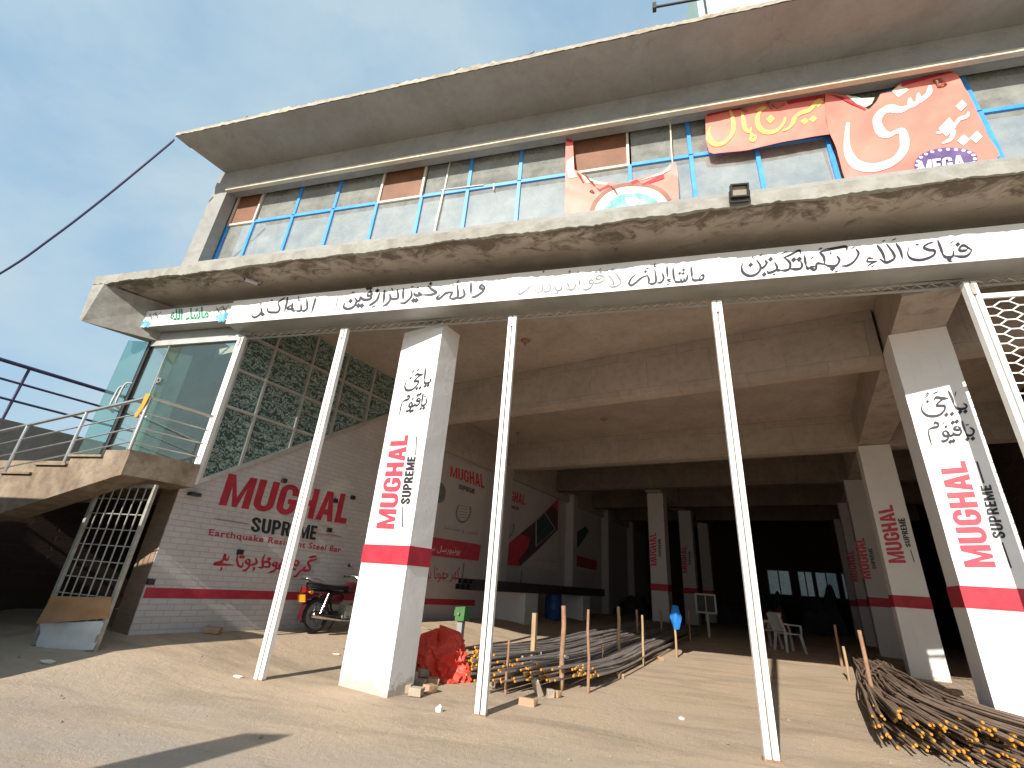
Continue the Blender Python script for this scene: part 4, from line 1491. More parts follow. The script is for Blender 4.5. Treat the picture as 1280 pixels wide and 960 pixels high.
# ================================================================== GLASS ENTRANCE, STAIRCASE, RAILINGS
YE = 5.62
GE = empty('glass_entrance', (-7.5, YE, 2.65), 'frameless glass entrance at the head of the concrete stairs', 'entrance')
fl = on_y(190, 428, YE)
fx = fl.x
sub(MB().wbox(fx - .04, fx + .04, YE - .03, YE + .05, 2.65, 4.92), 'side_frame', M['dark_steel'], GE)
sub(MB().wbox(fx + .042, -6.56, YE - .035, YE + .06, 4.82, 4.92), 'header', M['aluminium'], GE)
sub(MB().wbox(fx + .042, -6.56, YE + .005, YE + .017, 2.66, 4.818), 'fixed_pane', M['door_glass'], GE)
sub(MB().wbox(fx + .042, -6.4, YE - .02, YE + .03, 4.922, 5.70), 'bulkhead', M['sheet_grey'], GE)
hx = on_y(222, 410, YE).x
lf = Vector((fx - .02, YE - .05, 0))
sub(MB().prism([lf + UP * 2.72, lf + Vector((-.34, -.10, 2.72)), lf + Vector((-.34, -.10, 4.9)), lf + UP * 4.9], Vector((.003, -.012, 0))), 'door_leaf', M['green_glass'], GE)
lf2 = Vector((fx + .35, YE + .10, 0))
dl = sub(MB().prism([lf2 + UP * 2.70, lf2 + Vector((.42, .16, 2.70)), lf2 + Vector((.42, .16, 4.80)), lf2 + UP * 4.80], Vector((-.004, .012, 0))), 'door_leaf', M['green_glass'], GE)
sub(MB().bar((hx, YE - .01, 2.68), (hx, YE - .01, 4.82), .012, .012), 'glass_edge', M['aluminium'], GE)
hp = on_y(200, 476, YE)
sub(MB().torus(hp + Vector((0, -.02, 0)), (0, 1, 0), .04, .014, 14, 6).wbox(hp.x - .05, hp.x - .03, YE - .03, YE, hp.z - .07, hp.z + .06), 'lock', M['steel'], GE)
for dx in (0, .10):
    h0 = on_y(161, 483, YE - .2) + Vector((-dx, 0, -.06 * (dx > 0)))
    sub(MB().tube(smooth_pts([h0 + Vector((.05, 0, .06)), h0 + Vector((-.02, -.05, .03)), h0 + Vector((-.04, -.06, -.12)), h0 + Vector((-.04, -.06, -.34)), h0 + Vector((.01, 0, -.42))], 4), .018, 7), 'pull_handle', M['steel'], GE)
MB().prism([Vector((-9.2, 7.6, 2.65)), Vector((-6.54, 7.6, 2.65)), Vector((-6.52, 7.75, 2.65)), Vector((-9.2, 7.75, 2.65))], UP * 3.06).build('lobby_back_wall', M['lobby_plaster'], B)
MB().prism([Vector((-9.05, 6.2, 2.65)), Vector((-8.75, 6.2, 2.65)), Vector((-8.75, 7.6, 2.65)), Vector((-9.05, 7.6, 2.65))], UP * 3.06).build('lobby_side_wall', M['lobby_plaster'], B)
b0_, b1_ = on_y(226, 453, 7.0), on_y(296, 436, 7.0)
sub(MB().bar(b0_, b1_, .06, .16), 'slanted_rail', M['jamb'], GE)

ST = empty('concrete_staircase', (-9.5, 4.85, 0), 'rough brown concrete staircase rising to the glass entrance', 'staircase')
Pt = [(-6.93, 2.64), (-7.42, 2.64), (-7.42, 2.53), (-8.05, 2.53), (-8.05, 2.40), (-8.7, 2.40), (-8.7, 2.26), (-9.38, 2.26), (-9.38, 2.12), (-10.05, 2.12), (-10.05, 1.98), (-10.7, 1.98), (-10.7, 1.84), (-11.4, 1.84), (-11.4, 1.7), (-12.1, 1.7), (-12.1, 1.2), (-9.0, 1.68), (-7.02, 2.27), (-6.93, 2.29)]
Pt = [(round(x * .93, 3), round(1.3 + (z - 1.3) * .93, 3)) for x, z in Pt]
YST = 4.49
rs_ = random.Random(2)
MB().prism([Vector((x, YST, z)) for x, z in Pt], Vector((0, .36, 0))).build('flight', M['stair_concrete'], ST)
for xa, xb, za in ((-7.55, -7.05, 2.36), (-8.35, -7.56, 2.2), (-9.4, -8.36, 1.98), (-13, -9.41, 1.62)):
    MB().wbox(xa, xb, YST + .37, 5.55, za, za + .1).build('step_slab', M['stair_concrete'], ST)
for x, z in ((-7.42, 2.53), (-8.05, 2.40), (-8.7, 2.26), (-9.38, 2.12), (-10.05, 1.98)):
    x, z = x * .93, 1.3 + (z - 1.3) * .93
    MB().wbox(x - .61, x, YST - .035, YST + .36, z + .002, z + .030).build('tread_slab', M['stair_concrete'], ST)
A0_ = G(-8.02, 2.74)
lp = [A0_, G(-8.02, 3.62), G(-8.33, 3.62), G(-8.33, 7.0), Vector((-12.3, 8.6, 0)), Vector((-12.3, 5.6, 0)), Vector((-7.9, 5.6, 0)), Vector((-7.3, 5.595, 0))]
mb = MB().prism([G(-7.43, 2.525) + UP * 2.225, G(-7.43, 3.42) + UP * 2.23, G(-8.3, 3.5) + UP * 2.23, G(-8.3, 2.78) + UP * 2.225], UP * .325)
mb.build('landing_edge', M['stair_concrete'], ST)
MB().prism([p + UP * 2.28 for p in (G(-8.33, 3.3), G(-8.33, 7.0), Vector((-12.3, 8.6, 0)), Vector((-12.3, 5.5, 0)))], UP * .35).build('landing', M['stair_concrete'], ST)
# dark store under the stairs
MB().wbox(-13.5, -6.5, 8.0, 8.25, -.1, 2.275).build('store_back_wall', M['dark_brick'], ST)
MB().gbox(-11.96, -11.85, 1.0, 9.0, -.1, 2.275).build('store_side_wall', M['dark_brick'], ST)

RL = empty('stair_railing', G(-7.44, 2.5, 2.55), 'shiny steel tube railing along the concrete stairs', 'railing')
cn = G(-7.44, 2.51)
cn.z = 0
top_c, bot_c = cn + UP * 3.29, cn + UP * 2.545
e1 = G(-7.44, 3.35, 3.29)
l1 = Vector((-7.58, 4.49, 3.108))
l1b = Vector((-8.15, 4.83, 2.43))
dlt = (l1 - top_c)
lend = top_c + dlt * 4.2
sub(MB().tube([e1, top_c, lend], .024, 9), 'handrail', M['steel'], RL)
for fz in (.22, .43, .63):
    d = UP * (-fz)
    sub(MB().tube([e1 + d, top_c + d, lend + d], .011, 7), 'rail', M['steel'], RL)
sub(MB().tube([top_c, bot_c], .021, 9), 'baluster', M['steel'], RL)
for k in (1, 2, 3, 4):
    p = top_c + dlt * k
    sub(MB().tube([p, p - UP * .78], .021, 9), 'baluster', M['steel'], RL)
oc = top_c + Vector((-.02, -.01, 0))
mb = MB()
mb.prism([oc + Vector((-.04, -.03, .04)), oc + Vector((.045, -.03, .03)), oc + Vector((.02, -.03, -.16)), oc + Vector((-.03, -.03, -.30)), oc + Vector((-.09, -.03, -.30)), oc + Vector((-.04, -.03, -.12))], Vector((0, .012, 0)))
tag(mb.build('cloth_strip', M['orange_cloth']), 'orange cloth strip tied to the corner of the steel stair railing', 'cloth')

NWL = MB().gbox(-12.5, -12.0, -6, 14, -.2, 3.34).build('concrete_wall', M['neighbour'])
tag(NWL, 'plain grey concrete wall behind the stairs with navy rails on top', 'wall')
NR = empty('navy_railing', G(-12.1, 2.0, 3.34), 'navy blue pipe railing on the grey wall left of the stairs', 'railing')
for z, r in ((4.37, .036), (4.04, .022), (3.71, .022)):
    sub(MB().tube([G(-12.1, -6, z), G(-12.1, 9, z)], r, 8), 'rail', M['navy'], NR)
for b in (-4.6, -2.4, -.15, 2.08, 4.3, 6.5):
    sub(MB().tube([G(-12.1, b, 3.34), G(-12.1, b, 4.37)], .024, 8), 'upright', M['navy'], NR)

WIRE = MB().tube(smooth_pts([(-8.1, 4.2, 8.40), (-8.22, 4.2, 8.22), (-9.1, 4.2, 7.2), (-9.95, 4.2, 6.35), (-10.9, 4.2, 5.62), (-13.5, 4.2, 4.3), (-20, 4.2, 2.9)], 6), .019, 6).build('overhead_cable', M['navy'])
tag(WIRE, 'dark cable hanging from the left roof corner across the sky', 'cable')

tag(MB().wbox(-17, -6.78, 2.3, 2.5, -.05, 3.1).build('shade_caster_wall', M['neighbour']), 'grey block wall added out of view to shade the ground by the concrete stairs', 'wall')  # added outside the view to throw shade under and beside the stairs
tag(MB().hexa([(-4.65, -1.2, -.05), (-3.95, -1.2, -.05), (-3.95, -.8, -.05), (-4.65, -.8, -.05)], [(-4.35, -1.1, 3.0), (-4.05, -1.1, 3.1), (-4.05, -.9, 3.1), (-4.35, -.9, 3.0)]).build('shade_caster_post', M['neighbour']), 'tapered concrete post added out of view to cast a shadow on the ground', 'post')  # added behind the camera for the shadow it throws on the foreground
GT = empty('grid_gate', (-6.84, 4.9, 0.15), 'steel grid gate under the stairs with cardboard and a white sheet at its foot', 'gate')
x0g, x1g, zg0, zg1, YGt = -7.345, -6.33, .165, 2.17, 4.9
yy = lambda x: YGt + .0 * (x - x0g)
mb = MB()
for x in (x0g, x1g):
    mb.bar((x, yy(x), zg0), (x, yy(x), zg1), .045)
for z in (zg0 + .022, zg1 - .022):
    mb.bar((x0g + .023, YGt, z), (x1g - .023, YGt, z), .044)
sub(mb, 'frame', M['galv'], GT)
mb = MB()
for i in range(1, 7):
    x = x0g + (x1g - x0g) * i / 7
    mb.tube([(x, YGt - .004, zg0 + .05), (x, YGt - .004, zg1 - .05)], .009, 5)
for i in range(1, 10):
    z = zg0 + (zg1 - zg0) * i / 10
    mb.tube([(x0g + .02, YGt + .010, z), (x1g - .02, YGt + .010, z)], .008, 5)
sub(mb, 'grid', M['galv'], GT)


def sheet(name, m, quad, parent, nx=14, ny=8, amp=.015, seed=1, n=Vector((0, -1, 0)), th=.004):
    rnd = random.Random(seed)
    tl, tr, bl, br = [Vector(q) for q in quad]
    ph = [rnd.uniform(0, 6) for _ in range(6)]
    mb = MB()
    for s in (0, 1):
        for j in range(ny + 1):
            for i in range(nx + 1):
                u, v = i / nx, j / ny
                p = (tl * (1 - u) + tr * u) * (1 - v) + (bl * (1 - u) + br * u) * v
                w = amp * (math.sin(u * 7 + ph[0] + v * 3) + .6 * math.sin(v * 9 + ph[1] - u * 4) + .4 * math.sin(u * 17 + v * 11 + ph[2]))
                mb.v.append(p + n * (w + s * th))
    o = (nx + 1) * (ny + 1)
    for j in range(ny):
        for i in range(nx):
            a = j * (nx + 1) + i
            mb.f += [(a, a + 1, a + nx + 2, a + nx + 1), (o + a, o + a + nx + 1, o + a + nx + 2, o + a + 1)]
    rim = [i for i in range(nx + 1)] + [(nx + 1) * j + nx for j in range(1, ny + 1)] + [(nx + 1) * ny + i for i in range(nx - 1, -1, -1)] + [(nx + 1) * j for j in range(ny - 1, 0, -1)]
    for i in range(len(rim)):
        a, b2 = rim[i], rim[(i + 1) % len(rim)]
        mb.f.append((a, o + a, o + b2, b2))
    if parent is None:
        return mb.build(name, m, smooth=True)
    return mb.build(name, m, parent, smooth=True, origin=parent['_o'])


ys_ = YGt - .05
sheet('cardboard', M['cardboard'], [on_y(x, y, ys_) for x, y in ((66, 745), (141, 747), (44, 780), (134, 773))], GT, 14, 6, .012, 4)
sheet('white_sheet', M['white_sheet'], [on_y(x, y, ys_ + .02) for x, y in ((52, 779), (130, 776), (42, 817), (117, 812))], GT, 14, 6, .012, 9)

# ================================================================== BANNERS, LAMP, CAMERA ON THE FRONT
YB = 5.27
pb = lambda q: on_y(q[0], q[1], YB)


def banner_mesh(name, m, outline, parent, amp=.012, seed=0, back=.004):
    """cut a cloth outline (picture tracing on the window plane), subdivide it and let it billow"""
    bm = bmesh.new()
    vs = [bm.verts.new(pb(q)) for q in outline]
    f = bm.faces.new(vs)
    f.normal_update()
    bmesh.ops.triangulate(bm, faces=[f])
    for _ in range(5):
        bmesh.ops.subdivide_edges(bm, edges=[e for e in bm.edges if e.calc_length() > .07], cuts=1, use_grid_fill=True)
        bmesh.ops.triangulate(bm, faces=bm.faces[:])
    rnd = random.Random(seed)
    ph = [rnd.uniform(0, 6) for _ in range(4)]
    for v in bm.verts:
        v.co.y += billow(v.co, amp, ph)
    ext = bmesh.ops.extrude_face_region(bm, geom=bm.faces[:])
    for g in ext['geom']:
        if isinstance(g, bmesh.types.BMVert):
            g.co.y += back
    bmesh.ops.recalc_face_normals(bm, faces=bm.faces)
    for e in bm.edges:
        if len(e.link_faces) == 2 and e.calc_face_angle(0) > 0.9:
            e.smooth = False
    o = Vector(tuple(parent['_o']))
    for v in bm.verts:
        v.co -= o
    me = bpy.data.meshes.new(name)
    bm.to_mesh(me)
    bm.free()
    me.materials.append(m)
    for p in me.polygons:
        p.use_smooth = True
    ob = bpy.data.objects.new(name, me)
    col.objects.link(ob)
    ob.parent = parent
    return ob, (lambda q, off=-.005: (lambda p: p + Vector((0, billow(p, amp, ph) + off, 0)))(pb(q)))


def billow(p, amp, ph):
    cr_ = abs(math.sin((p.x * 1.3 + p.z * 2.1) * 3.2 + ph[0])) ** .5 + .7 * abs(math.sin((p.x * 2.3 - p.z * 1.5) * 2.6 + ph[1])) ** .5
    return -.011 * cr_ + amp * (math.sin(p.x * 3.1 + p.z * 1.7 + ph[0]) + .6 * math.sin(p.x * 5.3 - p.z * 6.1 + ph[1]) + .5 * math.sin(p.z * 9 + p.x * 2 + ph[2]) - 1.6)


def patch(mb, pl, pts, th=.0025):
    mb.prism([pl(p) for p in pts], Vector((0, -th, 0)))


# 1 torn banner with the melon slice
T1 = empty('torn_banner', pb((775, 262)), 'torn pink banner with a white and green oval sagging across the window', 'banner')
out = [(707.5, 174), (716, 176), (718.5, 215), (727, 219), (736, 226), (748, 229), (760, 230.5), (772, 231.5), (780, 231), (789, 227.5), (805, 222.5), (820, 218), (832, 213.5), (841, 205.5), (844, 205), (847, 218), (848.5, 256), (820, 262), (706, 270), (707, 240)]
_, pl1 = banner_mesh('cloth', M['banner_pink'], out, T1, .012, 3)


def ell(cx, cy, rx, ry, a0, a1, tilt=0, n=18):
    o = []
    for i in range(n + 1):
        t = R(a0 + (a1 - a0) * i / n)
        x, y = rx * math.cos(t), -ry * math.sin(t)
        o.append((cx + x * math.cos(tilt) - y * math.sin(tilt), cy + x * math.sin(tilt) + y * math.cos(tilt)))
    return o


TL_ = R(-12)


def ring_patches(mb, pl, c, r0, r1, a0, a1, tilt, n=18, lift=0):
    o = ell(c[0], c[1], r0[0], r0[1], a0, a1, tilt, n)
    i_ = ell(c[0], c[1], r1[0], r1[1], a0, a1, tilt, n)
    for k in range(n):
        mb.prism([pl(p) + Vector((0, -lift, 0)) for p in (o[k], o[k + 1], i_[k + 1], i_[k])], Vector((0, -.002, 0)))


mb = MB()
ring_patches(mb, pl1, (789, 268), (53, 38), (47, 33), 8, 172, TL_)
sub(mb, 'brown_ring', M['banner_brown'], T1)
mb = MB()
ring_patches(mb, pl1, (789, 268), (46.8, 32.8), (36, 24), 8, 172, TL_)
sub(mb, 'white_ring', M['banner_cream'], T1)
mb = MB()
ring_patches(mb, pl1, (789, 268), (35.8, 23.8), (1, 1), 8, 172, TL_)
sub(mb, 'green_field', M['banner_green'], T1)
for p in ([(776, 258), (782, 250), (795, 249), (800, 255), (790, 262), (776, 264)], [(748, 257), (760, 254), (764, 260), (752, 263)]):
    mb = MB()
    mb.prism([pl1(q) + Vector((0, -.004, 0)) for q in p], Vector((0, -.002, 0)))
    sub(mb, 'white_patch', M['banner_white'], T1)
for p in ([(710, 205), (717.5, 199), (717.8, 217), (722, 224), (712, 226), (708.5, 215)], [(727, 221), (745, 229), (760, 231.5), (758, 234), (745, 233), (733, 231)], [(800, 227), (829, 216), (834, 212), (838, 208), (838, 214), (828, 219)]):
    mb = MB()
    patch(mb, pl1, p)
    sub(mb, 'cream_print', M['banner_cream'], T1)
for p in ([(803, 231), (829, 218), (830.5, 224.5), (802, 234)], [(708, 176), (716, 177), (716, 180), (708, 179)], [(745, 238), (750, 240), (761, 234), (769, 240), (771, 242.5), (761, 237), (750, 243)], [(788, 229.5), (796, 226), (800, 228.5), (790, 233)]):
    mb = MB()
    patch(mb, pl1, p)
    sub(mb, 'folded_edge', M['dark_red'], T1)
mb = MB()
for a, b2 in (((722, 219), (730, 231)), ((730, 220), (739, 231)), ((738, 229), (744, 236)), ((764, 236), (772, 247)), ((738, 243), (743, 245))):
    mb.tube([pl1(a), (pl1(a) + pl1(b2)) / 2 + Vector((0, -.03, .01)), pl1(b2)], .012, 5)
sub(mb, 'crease', M['banner_brown'], T1)
mb = MB().tube([pb((841, 206)), pb((839.5, 190)), pb((838, 160)), pb((837.5, 152))], .011, 5)
sub(mb, 'tie_string', M['banner_cream'], T1)

# 2 banner with yellow lettering
T2 = empty('yellow_lettered_banner', pb((960, 180)), 'long red banner with yellow Urdu lettering hung along the upper windows', 'banner')
out = [(881.5, 142), (905, 138), (940, 133.5), (958, 132), (981, 129), (1000, 125), (1029, 119), (1032, 140), (1037, 170), (1002, 176), (960, 184), (925, 190), (892, 193.5), (886, 192), (882, 175)]
_, pl2 = banner_mesh('cloth', M['banner_pink'], out, T2, .010, 6)
mb = MB()
YL = [[1.2, (1185, 150), (1130, 140), (1095, 190), (1060, 225), (985, 250), (930, 290), (900, 360), (860, 410), (805, 432)], [1.1, (1150, 150)], [.9, (1015, 335)], [.9, (1095, 312)], [.9, (560, 245), (600, 220), (655, 210)], [1.1, (655, 208), (590, 260), (570, 340), (600, 412), (680, 442), (760, 420), (815, 360), (835, 295)], [1, (695, 318)], [.9, (425, 250), (440, 340), (460, 420), (500, 435), (515, 395)], [.7, (500, 435), (518, 470), (508, 505), (545, 512), (550, 480), (520, 465)], [1.1, (315, 235), (345, 330), (340, 440), (280, 522), (190, 547), (130, 510), (115, 440), (135, 385)]]
pen(mb, pl2, (870, 110), 7.53, YL, 46, Vector((0, -1, 0)), -40, .002, .5)
sub(mb, 'yellow_lettering', M['banner_yellow'], T2)
for p in ([(884, 143.5), (905, 139.5), (926, 136.5), (926, 140), (905, 143), (884, 147)], [(983, 129), (1028, 119.5), (1029, 124), (984, 133)]):
    mb = MB()
    patch(mb, pl2, p)
    sub(mb, 'red_hem', M['dark_red'], T2)
mb = MB()
for a, b2 in (((957, 132), (964, 139)), ((964, 135), (971, 138)), ((971, 138), (980, 133)), ((927, 140), (933, 143))):
    mb.tube([pl2(a), (pl2(a) + pl2(b2)) / 2 + Vector((0, -.025, 0)), pl2(b2)], .014, 5)
sub(mb, 'torn_fold', M['banner_brown'], T2)

# 3 big banner
T3 = empty('big_red_banner', pb((1140, 200)), 'big red banner with large white Urdu lettering and a purple oval at right', 'banner')
out = [(1030, 118.5), (1046, 120), (1060, 121.5), (1084, 141), (1094, 130), (1100, 118.5), (1113, 116.5), (1123, 108), (1140, 104), (1160, 98), (1178, 93), (1190, 93.5), (1195, 98), (1218, 140), (1247, 196), (1240, 206), (1130, 225), (1056, 226), (1053, 219), (1044, 190), (1034, 165), (1031, 150)]
_, pl3 = banner_mesh('cloth', M['banner_pink'], out, T3, .012, 9)
mb = MB()
WL = [[1.0, (728, 112), (718, 165), (660, 205), (648, 160)], [1.0, (668, 200), (608, 240), (590, 190)], [1.5, (615, 235), (530, 275), (450, 268), (392, 300), (360, 355), (385, 425), (440, 452), (500, 430)], [1.55, (470, 440), (530, 425), (548, 470), (545, 545), (505, 615), (430, 665), (320, 690), (225, 665), (165, 600), (147, 515), (155, 380)],
      [.9, (940, 258)], [.7, (992, 300), (978, 330), (930, 347), (905, 375), (875, 402)], [1.4, (850, 400)], [.8, (880, 405), (892, 430), (872, 478), (812, 512)], [1.0, (965, 483)], [1.0, (1052, 463)], [.5, (770, 437), (810, 430), (840, 415)]]
pen(mb, pl3, (1030, 90), 5.565, WL, 46, Vector((0, -1, 0)), -35, .002, .35)
sub(mb, 'white_lettering', M['banner_white'], T3)
mb = MB()
oc_ = (1180, 206)
ring_patches(mb, pl3, oc_, (40, 19), (.5, .5), 0, 360, R(-7), 30)
sub(mb, 'purple_oval', M['banner_navy'], T3)
mb = MB()
for i in range(22):
    t = R(i * 360 / 22)
    x, y = 36.5 * math.cos(t), -16.3 * math.sin(t)
    c = (oc_[0] + x * math.cos(R(-7)) - y * math.sin(R(-7)), oc_[1] + x * math.sin(R(-7)) + y * math.cos(R(-7)))
    p = pl3(c, -.009)
    mb.prism([p + Vector((math.cos(R(60 * k)) * .022, 0, math.sin(R(60 * k)) * .022)) for k in range(6)], Vector((0, -.002, 0)))
sub(mb, 'light_dots', M['banner_white'], T3)
mb = MB()
GLY_E = [pl3(p, -.0105) for p in ((1145, 206), (1202, 196.5), (1146.5, 221), (1204, 212))]
block_text(mb, 'MEGA', GLY_E, Vector((0, -1, 0)), .002)
sub(mb, 'oval_lettering', M['banner_white'], T3)
for p in ([(1056, 121), (1060, 121.5), (1076, 125), (1092, 124.5), (1088, 133), (1080, 138), (1070, 133)], [(1113, 116.5), (1122, 111), (1135, 115), (1122, 124)]):
    mb = MB()
    patch(mb, pl3, p)
    sub(mb, 'turned_corner', M['banner_cream'], T3)
mb = MB()
patch(mb, lambda q: pl3(q, -.008), [(1066, 122), (1071, 122.5), (1074, 130), (1069, 128)])
sub(mb, 'green_print', M['banner_green'], T3)
for p in ([(1125, 107.5), (1160, 98.5), (1180, 93.5), (1189, 94.5), (1160, 102), (1126, 111)], [(1036, 121), (1052, 123), (1081, 140.5), (1079, 142), (1050, 126)]):
    mb = MB()
    patch(mb, pl3, p)
    sub(mb, 'red_hem', M['dark_red'], T3)
mb = MB()
for a, b2 in (((1165, 104), (1171, 112)), ((1171, 112), (1181, 108)), ((1168, 104), (1178, 106))):
    mb.tube([pl3(a), (pl3(a) + pl3(b2)) / 2 + Vector((0, -.03, 0)), pl3(b2)], .014, 5)
sub(mb, 'torn_fold', M['banner_brown'], T3)

# floodlight on the lip
FL = empty('floodlight', (on_y(924, 249, 4.70).x, 4.70, 5.80), 'small brown square floodlight sitting on the concrete balcony edge', 'floodlight')
fp = on_y(924, 239, 4.66)
ax = Vector((1, 0.05, -.02)).normalized()
az = Vector((.02, -.35, 1)).normalized()
ay = az.cross(ax).normalized()
mb = MB()
W_, H_, D_f = .205, .165, .07
for s in (-1, 1):
    mb.box(fp + ax * s * (W_ / 2 - .009), (.018, D_f, H_), ax, ay, az)
    mb.box(fp + az * s * (H_ / 2 - .009), (W_ - .037, D_f, .018), ax, ay, az)
mb.box(fp + ay * .025, (W_ - .038, .015, H_ - .038), ax, ay, az)
sub(mb, 'housing', M['black_plastic'], FL)
sub(MB().box(fp + ay * .005, (W_ - .04, .006, H_ - .04), ax, ay, az), 'reflector', M['lamp_glass'], FL)
mb = MB()
for s in (-1, 1):
    mb.bar(fp + ax * s * (W_ / 2 + .008), fp + ax * s * (W_ / 2 + .008) - UP * .12 + Vector((0, .05, 0)), .012, .03)
mb.bar(fp - ax * (W_ / 2 + .008) - UP * .12 + Vector((0, .05, 0)), fp + ax * (W_ / 2 + .008) - UP * .12 + Vector((0, .05, 0)), .03, .012)
sub(mb, 'bracket', M['black_plastic'], FL)

CM = empty('security_camera', on_y(306, 342, 5.0), 'small white security camera under the left end of the balcony', 'camera')
c0 = on_y(307, 348, 5.0)
sub(MB().tube([c0 + Vector((.02, -.02, -.035)), c0 + Vector((.10, .16, .0))], .032, 10), 'body', M['chair_white'], CM)
sub(MB().tube([c0 + Vector((.017, -.027, -.036)), c0 + Vector((.021, -.016, -.035))], .024, 10), 'lens', M['black_plastic'], CM)
sub(MB().box(c0 + Vector((0, .06, .07)), (.09, .10, .03)).box(Vector((c0.x + .03, c0.y + .08, (c0.z + .086 + 5.70) / 2)), (.03, .03, max(.02, 5.70 - c0.z - .086))), 'mount', M['chair_white'], CM)
mb = MB().tube(smooth_pts([c0 + Vector((.10, .16, .02)), c0 + Vector((.16, .14, -.06)), c0 + Vector((.20, .16, .02)), c0 + Vector((.16, .2, .3))], 4), .006, 5)
sub(mb, 'wire', M['black_plastic'], CM)
# stub pipes of the soffit
for px, py, y in ((402, 342, 5.15), (660, 212, 5.2)):
    pass

# things behind the glass
def cloth_stack(px0, px1, py, n, label, seed):
    rnd = random.Random(seed)
    a, b2 = on_y(px0, py, 5.55), on_y(px1, py, 5.55)
    mb = MB()
    z = a.z
    w = b2.x - a.x
    for i in range(n):
        h = rnd.uniform(.02, .035)
        mb.box(((a.x + b2.x) / 2 + rnd.uniform(-.03, .03), 5.66 + rnd.uniform(-.02, .02), z + h / 2), (w * rnd.uniform(.85, 1), .26, h - .003))
        z += h
    o = mb.build('folded_cloth_stack', M['cloth_white'])
    return tag(o, label, 'cloth stack')


cloth_stack(874, 901, 243, 7, 'low loose stack of cream cloth behind the glass left of the floodlight', 1)
cloth_stack(907, 941, 235, 8, 'cream folded cloth stack behind the glass just above the floodlight', 2)
cloth_stack(951, 982, 232, 5, 'flat cream cloth stack behind the glass right of the floodlight', 3)
# white curtain in the rightmost window
ct = [Vector((4.52, 5.62, 7.62)), Vector((6.4, 5.62, 7.62)), Vector((4.52, 5.62, 6.3)), Vector((6.4, 5.62, 6.3))]
tag(sheet('curtain', M['curtain'], ct, None, 30, 10, .03, 5), 'pale draped curtain behind the rightmost upper window', 'curtain')

# ================================================================== POSTERS IN THE HALL
WP = -8.44
pp = plane_gx(WP)


def poster(name, quad, label):
    t = empty(name, pp(quad[2]), label, 'poster')
    P = [pp(q) for q in quad]
    sub(MB().prism([P[0] + GX * .002, P[1] + GX * .002, P[3] + GX * .002, P[2] + GX * .002], GX * .006), 'sheet', M['poster_white'], t)
    return t


OP = GX * .009


def ppatch(mb, pts, k=0):
    mb.prism([pp(q) + OP + GX * .0012 * k for q in pts], GX * .001)


PO1 = poster('wall_poster', ((527, 559), (609, 589.5), (519, 692), (599, 701)), 'white wall poster with one straight red band seen just right of the left pillar')
mb = MB()
block_text(mb, 'MUGHAL', [p + OP for p in (pp((563, 582.5)), pp((604, 593)), pp((562, 595.5)), pp((605.5, 611)))], GX, .001)
sub(mb, 'red_lettering', M['red_lettering'], PO1)
mb = MB()
block_text(mb, 'SUPREME', [p + OP for p in (pp((573.5, 605)), pp((593.5, 611.5)), pp((573, 611)), pp((593, 617.8)))], GX, .001, .12)
sub(mb, 'black_lettering', M['black_lettering'], PO1)


def ringmark(po, cx, cy, rx, ry):
    mb = MB()
    o = ell(cx, cy, rx, ry, 140, 400, .2, 22)
    i_ = ell(cx, cy, rx * .8, ry * .82, 140, 400, .2, 22)
    for k in range(22):
        ppatch(mb, [o[k], o[k + 1], i_[k + 1], i_[k]])
    for k in range(5):
        yy_ = cy - ry * .5 + ry * .25 * k
        hw = rx * .55
        ppatch(mb, [(cx - hw, yy_ - .7 - .25 * hw * .3), (cx + hw, yy_ - .7 + .25 * hw * .6), (cx + hw, yy_ + .25 * hw * .6), (cx - hw, yy_ - .25 * hw * .3)])
    sub(mb, 'round_mark', M['poster_grey'], po)


ringmark(PO1, 579, 640, 9.6, 14)
mb = MB()
font_text(mb, shape('تعمیر و مستند'), [p + OP for p in (pp((555, 656)), pp((598, 664)), pp((554, 662)), pp((597, 671)))], GX, .001)
sub(mb, 'small_script', M['poster_grey'], PO1)
mb = MB()
ppatch(mb, [(526, 669), (601, 681), (598, 701), (519.5, 692.5)])
sub(mb, 'red_field', M['red_lettering'], PO1)
mb = MB()
font_text(mb, shape('یونیورسل سریا'), [p + OP + GX * .002 for p in (pp((530, 680)), pp((576, 684)), pp((528, 689)), pp((574, 695)))], GX, .001)
sub(mb, 'white_script', M['banner_white'], PO1)
mb = MB()
c = pp((552, 616))
o = ell(549, 616, 8, 13, 0, 360, 0, 20)
ppatch(mb, o[:-1])
sub(mb, 'grey_disc', M['poster_grey'], PO1)

PO2 = poster('wall_poster', ((622, 591), (698.5, 618), (610, 704), (696, 712.5)), 'wall poster with a red diagonal swoosh and a dark triangle behind the second shutter post')
mb = MB()
block_text(mb, 'MUGHAL', [p + OP for p in (pp((626, 609)), pp((656.5, 618.5)), pp((625, 622)), pp((655.5, 631.5)))], GX, .001)
sub(mb, 'red_lettering', M['red_lettering'], PO2)
mb = MB()
block_text(mb, 'SUPREME', [p + OP for p in (pp((633, 630)), pp((648.5, 634)), pp((633, 634)), pp((648.5, 638)))], GX, .001, .12)
sub(mb, 'black_lettering', M['black_lettering'], PO2)
ringmark(PO2, 635, 660.5, 7.5, 12)
mb = MB()
ppatch(mb, [(613, 698), (650, 667), (671, 650), (698, 622.5), (697, 660), (675, 684), (650, 707.8), (611.5, 704)])
sub(mb, 'red_field', M['red_lettering'], PO2)
mb = MB()
ppatch(mb, [(650, 667), (671, 650), (690, 632), (697, 640), (697, 662), (675, 684.5), (650, 707.8), (648, 700), (660, 684), (662, 672)], 1)
sub(mb, 'dark_field', M['poster_dark'], PO2)
mb = MB()
ppatch(mb, [(669.5, 650), (680, 639.5), (694, 661.5), (669, 683.5)], 2)
